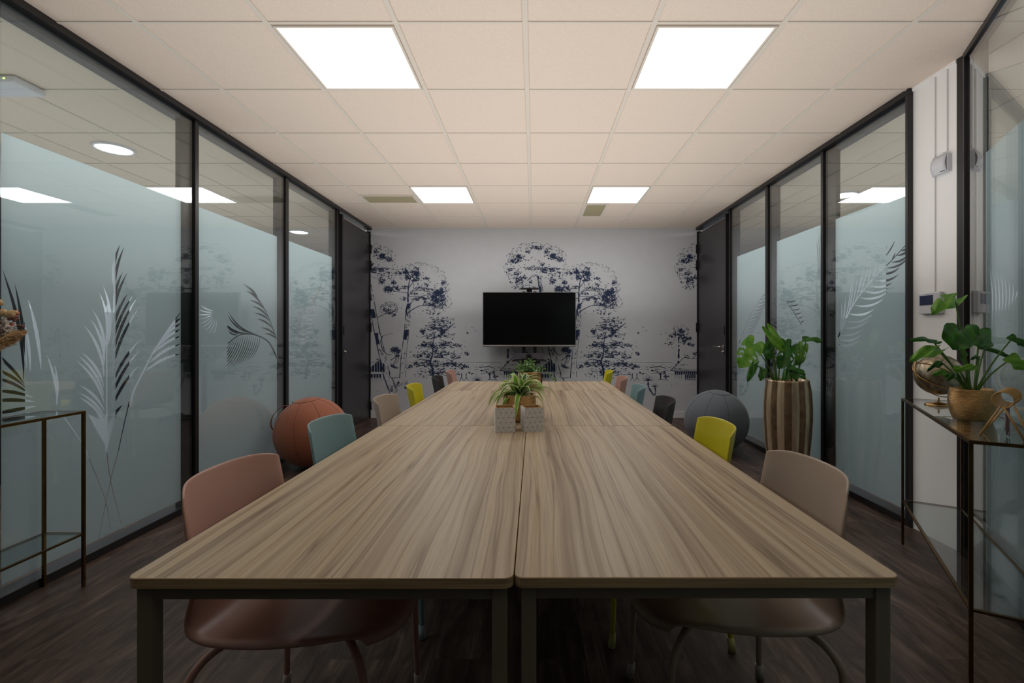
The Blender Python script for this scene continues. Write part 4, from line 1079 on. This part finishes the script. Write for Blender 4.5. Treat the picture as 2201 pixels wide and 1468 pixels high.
for (bx, by, tx, ty, wpx, nn, dd, up, mt, root, tilt) in (
        (620, 165, 425, 285, 150, 1, 0.0, (-0.2, -0.75, 1), ML2, (765, 962), 0),
        (650, 455, 620, 612, 260, 0, -0.02, (0, -0.8, 0.5), ML1, (755, 965), 0),
        (430, 545, 238, 515, 85, 0, 0.05, (0, -0.35, 1), ML1, (740, 962), 0),
        (465, 612, 232, 700, 120, 0, 0.0, (0, -0.6, 1), ML2, (740, 965), 0),
        (842, 450, 855, 612, 250, 0, 0.02, (0.1, 1, 0.15), ML1, (790, 962), 0),
        (1122, 518, 1240, 580, 110, 0, -0.05, (0.1, -0.6, 0.8), ML1, (800, 962), 0),
        (1112, 700, 1235, 790, 150, 0, -0.06, (-0.1, -0.8, 0.6), ML2, (810, 965), 0),
        (655, 790, 812, 762, 75, 0, -0.05, (0, -0.7, 0.9), ML2, (740, 965), 0),
        (570, 835, 440, 822, 85, 0, 0.02, (0, -0.7, 0.7), ML2, (720, 965), 0),
        (505, 730, 386, 790, 50, 0, 0.06, (0, -0.6, 0.8), ML1, (720, 965), 0),
        (880, 605, 1100, 668, 40, 0, 0.04, (0, -0.4, 1), ML1, (795, 962), 0),
        (700, 700, 690, 600, 60, 0, 0.1, (0, -1, 0.3), ML1, (760, 962), 0),
        (640, 850, 560, 870, 70, 0, 0.0, (0, -0.5, 0.8), ML1, (720, 965), 0),
        (835, 690, 770, 684, 40, 0, 0.0, (0, -0.5, 1), ML1, (790, 962), 0)):
    b_, t_ = rel(e, q3(bx, by, dd)), rel(e, q3(tx, ty, dd-0.03))
    leaf(e, b_, t_, up, wpx/4.0764*dC/K, mt, nn, fold=0.14, droop=0.1)
    rt = rel(e, q3(root[0], root[1], 0)); rt.z = -0.002
    petiole(e, rt, b_, 0.0033, 0.015)

# globe on the right console
gp = con(0.93, 0.125)
e = empty('metal_globe', gp, 0, 'mottled silver and gold globe in wire rings behind the console plant', 'globe')
gmat = simple('mottled_silver_gold', (160, 148, 128), 0.36, metal=0.85, noise=0.5, nscale=40, bump=0.15, bscale=14)
wire = simple('gold_wire', (190, 152, 96), 0.3, metal=1.0)
gr = 0.098; gc = Vector((-0.02, 0, 0.150))
mb = MB(Matrix.Translation(gc) @ Matrix.Rotation(math.radians(25), 4, 'Y')); mb.sphere((0, 0, 0), gr, u=40, v=24); mb.build('sphere', gmat, e)
def ring(r, ax, ang, tw, nm='wire_ring', a0=0, a1=360):
    mb = MB(Matrix.Translation(gc) @ Matrix.Rotation(math.radians(ang), 4, ax))
    n = 60; pts = [(r*math.cos(math.radians(a0+(a1-a0)*k/n)), r*math.sin(math.radians(a0+(a1-a0)*k/n)), 0) for k in range(n+1)]
    mb.tube(pts, tw, 8); return mb.build(nm, wire, e)
ring(gr+0.014, 'X', 68, 0.0026); ring(gr+0.004, 'Y', 35, 0.0022); ring(gr+0.008, 'X', 35, 0.0022)
mb = MB(); mb.tube([gc+Vector((0, 0, -gr-0.014)), (gc.x, 0, 0.01)], 0.004, 8); mb.lathe([(0.055, 0), (0.055, 0.006), (0.02, 0.014), (0.004, 0.02)], 28, c=(gc.x, 0, 0)); mb.build('base', wire, e)

# bamboo-coloured coil stand with hanging strips
e = empty('coil_stand', con(0.12, 0.12), 0, 'golden trestle stand with a coil of rings, right end of the console', 'stand')
tan = simple('golden_bamboo', (172, 134, 78), 0.45, noise=0.15, nscale=20)
def q4(X, Y, d): return rel(e, P(2050+X/9.172, 820+Y/9.172, d))
ca, cb = q4(970, 365, 1.555), q4(1125, 275, 1.655)
ax = (cb-ca).normalized(); sdv = ax.cross(Vector((0, 0, 1))).normalized(); upv = sdv.cross(ax)
for k in range(7):
    c = ca.lerp(cb, k/6); mb = MB(); rr = 0.0265
    mb.tube([c+sdv*rr*math.cos(2*math.pi*i/28)+upv*rr*math.sin(2*math.pi*i/28) for i in range(29)], 0.0019, 8); mb.build('ring', tan, e)
for a_, b_ in ((q4(920, 495, 1.55), q4(505, 1130, 1.593)), (q4(975, 495, 1.55), q4(1400, 1225, 1.512)), (q4(1100, 420, 1.66), q4(575, 1095, 1.66)), (q4(1160, 420, 1.66), q4(1470, 985, 1.60))):
    b_.z = 0.002
    mb = MB(); mb.tube([a_, a_.lerp(b_, 0.55), b_], [0.0030, 0.0036, 0.0038], 8); mb.build('leg', tan, e)
e2 = empty('paper_strips', e.location+ca.lerp(cb, 0.4)+Vector((0, 0, -0.02)), 0, 'bundle of white and mauve strips hanging through the coil stand', 'ribbon')
sc_ = [simple('mauve_strip', (120, 96, 104), 0.8), simple('grey_strip', (150, 150, 152), 0.8), simple('pale_strip', (176, 172, 168), 0.8)]
for k in range(8):
    off = -0.028+k*0.0075; mt = sc_[0] if k < 4 else sc_[1+k % 2]
    z0, z1 = -0.002, -0.105+0.012*(k % 3)
    mb = MB(); rows = []
    for i in range(9):
        t = i/8; rows.append([Vector((off*0.55+0.004*math.sin(3*t+k), off*0.8, z0+(z1-z0)*t)), Vector((off*0.55+0.006, off*0.8+0.002, z0+(z1-z0)*t))])
    mb.grid(rows); mb.build('strip', mt, e2, solid=0.0012)

# ---------------------------------------------------------------- things on the table
def cube_pot(loc, rz, s, h, label):
    e = empty('geometric_pot', loc, rz, label, 'pot', 'white cube pots with a wood lining')
    mb = MB(); a = s/2; t = 0.006; i = a-t
    o_ = [mb.v(p) for p in ((-a,-a,0),(a,-a,0),(a,a,0),(-a,a,0))]; p_ = [mb.v(p) for p in ((-a,-a,h),(a,-a,h),(a,a,h),(-a,a,h))]
    mb.f(o_[::-1]); 
    for k in range(4): mb.f([o_[k], o_[(k+1) % 4], p_[(k+1) % 4], p_[k]])
    mb.build('shell', M['potwhite'], e)
    mb = MB(); q_ = [mb.v(p) for p in ((-a,-a,h+0.0006),(a,-a,h+0.0006),(a,a,h+0.0006),(-a,a,h+0.0006))]; r_ = [mb.v(p) for p in ((-i,-i,h+0.0006),(i,-i,h+0.0006),(i,i,h+0.0006),(-i,i,h+0.0006))]; s_ = [mb.v(p) for p in ((-i,-i,0.012),(i,-i,0.012),(i,i,0.012),(-i,i,0.012))]
    for k in range(4):
        mb.f([q_[k], q_[(k+1) % 4], r_[(k+1) % 4], r_[k]]); mb.f([r_[k], r_[(k+1) % 4], s_[(k+1) % 4], s_[k]])
    mb.f(s_); mb.build('wood_lining', M['edge2'], e)
    mb = MB(); n = 5; row = h/n; cw = row*1.1
    def line(a0, b0, w=0.0007):
        for side in range(4):
            R4 = Matrix.Rotation(math.pi/2*side, 3, 'Z')
            A = Vector((a0[0], -a-0.0004, a0[1])); B = Vector((b0[0], -a-0.0004, b0[1])); d = (B-A).normalized(); nn = Vector((-d.z, 0, d.x))*w*0.5
            mb.f([mb.v(R4 @ q) for q in (A-nn, B-nn, B+nn, A+nn)])
    for k in range(1, n): line((-a, k*row), (a, k*row))
    for k in range(n):
        x = -a-(cw/2 if k % 2 else 0)
        while x < a:
            for (xa, xb, za, zb) in ((x, x+cw/2, k*row, (k+1)*row), (x+cw/2, x+cw, (k+1)*row, k*row)):
                A0, B0 = max(xa, -a), min(xb, a)
                if B0 > A0: line((A0, za+(zb-za)*(A0-xa)/(xb-xa)), (B0, za+(zb-za)*(B0-xa)/(xb-xa)))
            x += cw
    mb.build('triangle_lines', M['potline'], e)
M['potwhite'] = simple('white_printed_board', (226, 225, 223), 0.7)
M['potline'] = simple('copper_line', (150, 106, 84), 0.5)
M['edge2'] = simple('birch_lining', (176, 138, 92), 0.6, noise=0.1, nscale=30)
cube_pot((-0.135, 2.150, TZ), math.radians(7), 0.090, 0.110, 'white cube pot with copper triangle pattern, left one of the pair')
cube_pot((-0.010, 2.165, TZ), math.radians(14), 0.088, 0.108, 'white cube pot with copper triangle pattern, right one of the pair')
sp = Vector((-0.075, 2.40, TZ))
bowl_pot('gold_bowl_pot', sp, 0.086, 0.135, 'ribbed gold pot behind the two white cube pots', soil=0.9)
e = empty('spider_plant', sp+Vector((0, 0, 0.125)), 0, 'striped green spider plant arching out of the gold pot on the table', 'plant')
SG = leaf_mat('spider_plant_green', (84, 140, 30), (138, 190, 50)); SW = leaf_mat('spider_plant_cream', (196, 208, 140), (218, 226, 178)); SG2 = leaf_mat('spider_plant_deep_green', (36, 78, 30), (60, 104, 44))
Rl = random.Random(5)
for k in range(50):
    az = Rl.uniform(0, 2*math.pi); el = Rl.uniform(0.15, 1.45); Ln = Rl.uniform(0.13, 0.235)*(0.8 if el > 1.1 else 1); wd = Rl.uniform(0.021, 0.032)
    dh = Vector((math.cos(az), math.sin(az), 0)); sd = Vector((-math.sin(az), math.cos(az), 0)); n = 12
    p = Vector((Rl.uniform(-0.02, 0.02), Rl.uniform(-0.02, 0.02), 0)); v = dh*math.cos(el)+Vector((0, 0, math.sin(el))); rows = []
    for i in range(n+1):
        t = i/n; hw = wd*0.5*(math.sin(math.pi*(0.18+0.82*t))**0.7 if t < 0.995 else 0.02)
        cup = Vector((0, 0, hw*0.5))
        rows.append([p-sd*hw+cup, p-sd*hw*0.62, p, p+sd*hw*0.62, p+sd*hw+cup])
        p = p+v*(Ln/n); v = (v+Vector((0, 0, -0.24*(0.5+t)))).normalized()
        hr = math.hypot(p.x, p.y)
        if p.z < -0.01 and hr < 0.095: p.x *= 0.095/hr; p.y *= 0.095/hr
        if p.z < -0.118: p.z = -0.118
    mb = MB(); mb.grid(rows, mif=lambda i, j: 0 if j in (1, 2) else 1); mb.build('blade_leaf', [SG if k % 3 else SG2, SW], e)
# second pot with a small-leaved trailing plant, and a square pot behind
tp = Vector((-0.022, 3.70, TZ)); tp.x = (1137-CX)*3.7/K
bronze2 = simple('brown_gold_glaze', (150, 116, 72), 0.28, metal=0.6, noise=0.2, nscale=10)
bowl_pot('gold_bowl_pot', tp, 0.094, 0.145, 'smooth brown gold pot on the far table', mat=bronze2, soil=0.9)
e = empty('trailing_plant', tp+Vector((0, 0, 0.132)), 0, 'bushy small-leaved green plant in the far gold pot', 'plant')
SLa = leaf_mat('small_leaf_green', (64, 104, 40), (104, 146, 62))
for k in range(30):
    az = Rl.uniform(0, 2*math.pi); el = Rl.uniform(0.35, 1.5); Ln = Rl.uniform(0.06, 0.125)
    if k == 29: az, el, Ln = -0.1, 0.5, 0.25
    if k == 28: az, el, Ln = 3.2, 0.55, 0.20
    dh = Vector((math.cos(az), math.sin(az), 0)); v = dh*math.cos(el)+Vector((0, 0, math.sin(el))); p = Vector((Rl.uniform(-0.05, 0.05), Rl.uniform(-0.05, 0.05), 0)); n = 11
    mb = MB(); pts = [p.copy()]
    for i in range(n):
        p = p+v*(Ln/n); v = (v+Vector((Rl.uniform(-.1, .1), Rl.uniform(-.1, .1), -0.12*(1.4 if k >= 28 else 0.5)))).normalized(); pts.append(p.copy())
        for s in range(2):
            a = Rl.uniform(0, 6.28); dd = (Vector((math.cos(a), math.sin(a), Rl.uniform(-0.2, 0.6)))).normalized(); sd = dd.orthogonal().normalized(); L2 = Rl.uniform(0.012, 0.021); w2 = L2*0.42
            c = p+dd*0.004
            vs = [mb.v(c), mb.v(c+dd*L2*0.4+sd*w2), mb.v(c+dd*L2*0.8+sd*w2*0.7), mb.v(c+dd*L2), mb.v(c+dd*L2*0.8-sd*w2*0.7), mb.v(c+dd*L2*0.4-sd*w2)]
            mb.f(vs)
    mb.tube(pts, 0.0014, 5); mb.build('leafy_stem', SLa, e)
mb = MB(); s = 0.055; mb.box((-s, -s, 0), (s, s, 0.006)); 
for a, b in (((-s,-s),(s,-s+0.006)),((-s,s-0.006),(s,s)),((-s,-s+0.006),(-s+0.006,s-0.006)),((s-0.006,-s+0.006),(s,s-0.006))): mb.box((a[0],a[1],0.006),(b[0],b[1],0.115))
tag(mb.build('square_pot', simple('dark_brown_wood', (70, 44, 34), 0.6, noise=0.2), None, ((1151-CX)*3.86/K+0.0, 3.875, TZ)), 'dark brown square pot just behind the far gold pot', 'pot')

# ---------------------------------------------------------------- dried flowers on the left console
vp = Vector((-2.125, 1.62, 0.795))
e = empty('clear_vase', vp, 0, 'slim pale vase on the left console holding dried flowers', 'vase')
mb = MB(); mb.lathe([(0.045, 0), (0.058, 0.03), (0.06, 0.10), (0.04, 0.17), (0.03, 0.22), (0.036, 0.245), (0.031, 0.245), (0.026, 0.22)], 32); mb.build('body', simple('cream_ceramic', (196, 184, 166), 0.4), e)
e = empty('dried_flower_bouquet', vp+Vector((0, 0, 0.23)), 0, 'bouquet of dried beige, white and pink flowers at the left edge', 'flowers')
DF = {'straw': simple('dried_straw', (230, 196, 150), 0.9, noise=0.2, nscale=90), 'cotton': simple('cotton_white', (244, 234, 222), 0.95, noise=0.1, nscale=90), 'pink': simple('dried_pink', (222, 146, 128), 0.9, noise=0.2, nscale=80), 'brown': simple('dried_brown', (140, 104, 92), 0.9, noise=0.2, nscale=80)}
def q5(X, Y, d): return rel(e, P(X/5.243, 640+Y/5.243, d))
def fluffy(c, r, n, mat, nm):
    mb = MB()
    for _ in range(n):
        d = Vector((Rl.gauss(0, 1), Rl.gauss(0, 1), Rl.gauss(0, 1))).normalized(); mb.sphere(Vector(c)+d*r*Rl.uniform(0.3, 0.8), r*Rl.uniform(0.22, 0.4), u=7, v=5)
    mb.build(nm, DF[mat], e); hs = MB(); hs.tube(bez([(0, 0, -0.06), Vector(c)*0.45+Vector((0, 0, 0.02)), c], 5), 0.0013, 5); hs.build('stalk', DF['brown'], e)
def plume(a, b, w, mat, nm, n=190):
    a, b = Vector(a), Vector(b); d = (b-a); L = d.length; d.normalize(); mb = MB()
    for _ in range(n):
        t = Rl.random(); p = a.lerp(b, t); q = Vector((Rl.gauss(0, 1), Rl.gauss(0, 1), Rl.gauss(0, 1))).normalized()
        v = (d*1.1+q*0.9).normalized(); s = v.orthogonal().normalized()*0.0011; ln = w*Rl.uniform(0.5, 1.1)*(0.4+math.sin(math.pi*min(1, t*0.8+0.15)))
        mb.f([mb.v(p-s), mb.v(p+s), mb.v(p+v*ln+s*0.3), mb.v(p+v*ln-s*0.3)])
    mb.tube([(0, 0, -0.06), a, b], 0.0013, 5); mb.build(nm, DF[mat], e)
for X, Y, r in ((15, 265, 30), (50, 255, 26), (70, 300, 26), (25, 320, 30), (60, 360, 34), (100, 375, 30), (20, 380, 34), (120, 330, 22), (45, 420, 28), (0, 300, 34), (85, 335, 26), (5, 420, 34), (60, 270, 24), (35, 385, 30), (90, 410, 26)): fluffy(q5(X, Y, 1.74), r*1.15/5.243*1.74/K, 22, 'cotton', 'cotton_ball')
for X, Y, r in ((150, 185, 46), (185, 170, 30), (130, 300, 28), (-10, 160, 40)): fluffy(q5(X, Y, 1.76), r/5.243*1.76/K, 22, 'pink', 'pink_flower')
for X, Y, r in ((160, 235, 40), (110, 230, 30), (250, 325, 26), (215, 315, 22)): fluffy(q5(X, Y, 1.76), r/5.243*1.76/K, 20, 'brown', 'brown_flower')
for k, (X0, Y0, X1, Y1, w) in enumerate(((60, 470, 290, 375, 40), (20, 520, 240, 430, 44), (40, 440, 190, 380, 40), (-20, 560, 120, 470, 46), (80, 430, 285, 400, 34), (-40, 500, 80, 440, 46), (0, 480, 260, 400, 50), (10, 560, 200, 470, 46), (-20, 520, 160, 420, 50), (-30, 600, 60, 520, 46))):
    plume(q5(X0, Y0, 1.72), q5(X1, Y1, 1.76), w/5.243*1.75/K, 'straw', 'grass_plume', 300)
for X0, Y0, X1, Y1 in ((20, 210, 60, 130), (80, 215, 190, 155), (-20, 80, 25, 40), (30, 190, 50, 170)):
    a_, b_ = q5(X0, Y0, 1.73), q5(X1, Y1, 1.74); mb = MB(); p = bez([a_, a_.lerp(b_, 0.5)+Vector((0, 0, 0.004)), b_], 5); n = len(p)
    mb.tube(p, [0.004+0.009*math.sin(math.pi*min(1, i/(n-1)+0.1))**0.8 for i in range(n)], 10); mb.build('bunny_tail', DF['straw'], e)

# the rest of the bouquet, rising and spreading from the vase mouth on the sides away from the room
for k in range(16):
    az = Rl.uniform(0.5, 2*math.pi-0.5); rr = Rl.uniform(0.02, 0.075); p = Vector((rr*math.cos(az), 1.6*rr*math.sin(az), Rl.uniform(0.07, 0.17)))
    fluffy(p, Rl.uniform(0.009, 0.015), 18, ('cotton', 'pink', 'brown', 'straw')[k % 4], ('cotton_ball', 'pink_flower', 'brown_flower', 'straw_flower')[k % 4])
for k in range(5):
    az = 1.0+k*1.05; q = Vector((math.cos(az), math.sin(az)*1.5, 0)); plume(q*0.02+Vector((0, 0, 0.07)), q*0.07+Vector((0, 0, 0.19)), 0.012, 'straw', 'grass_plume', 200)
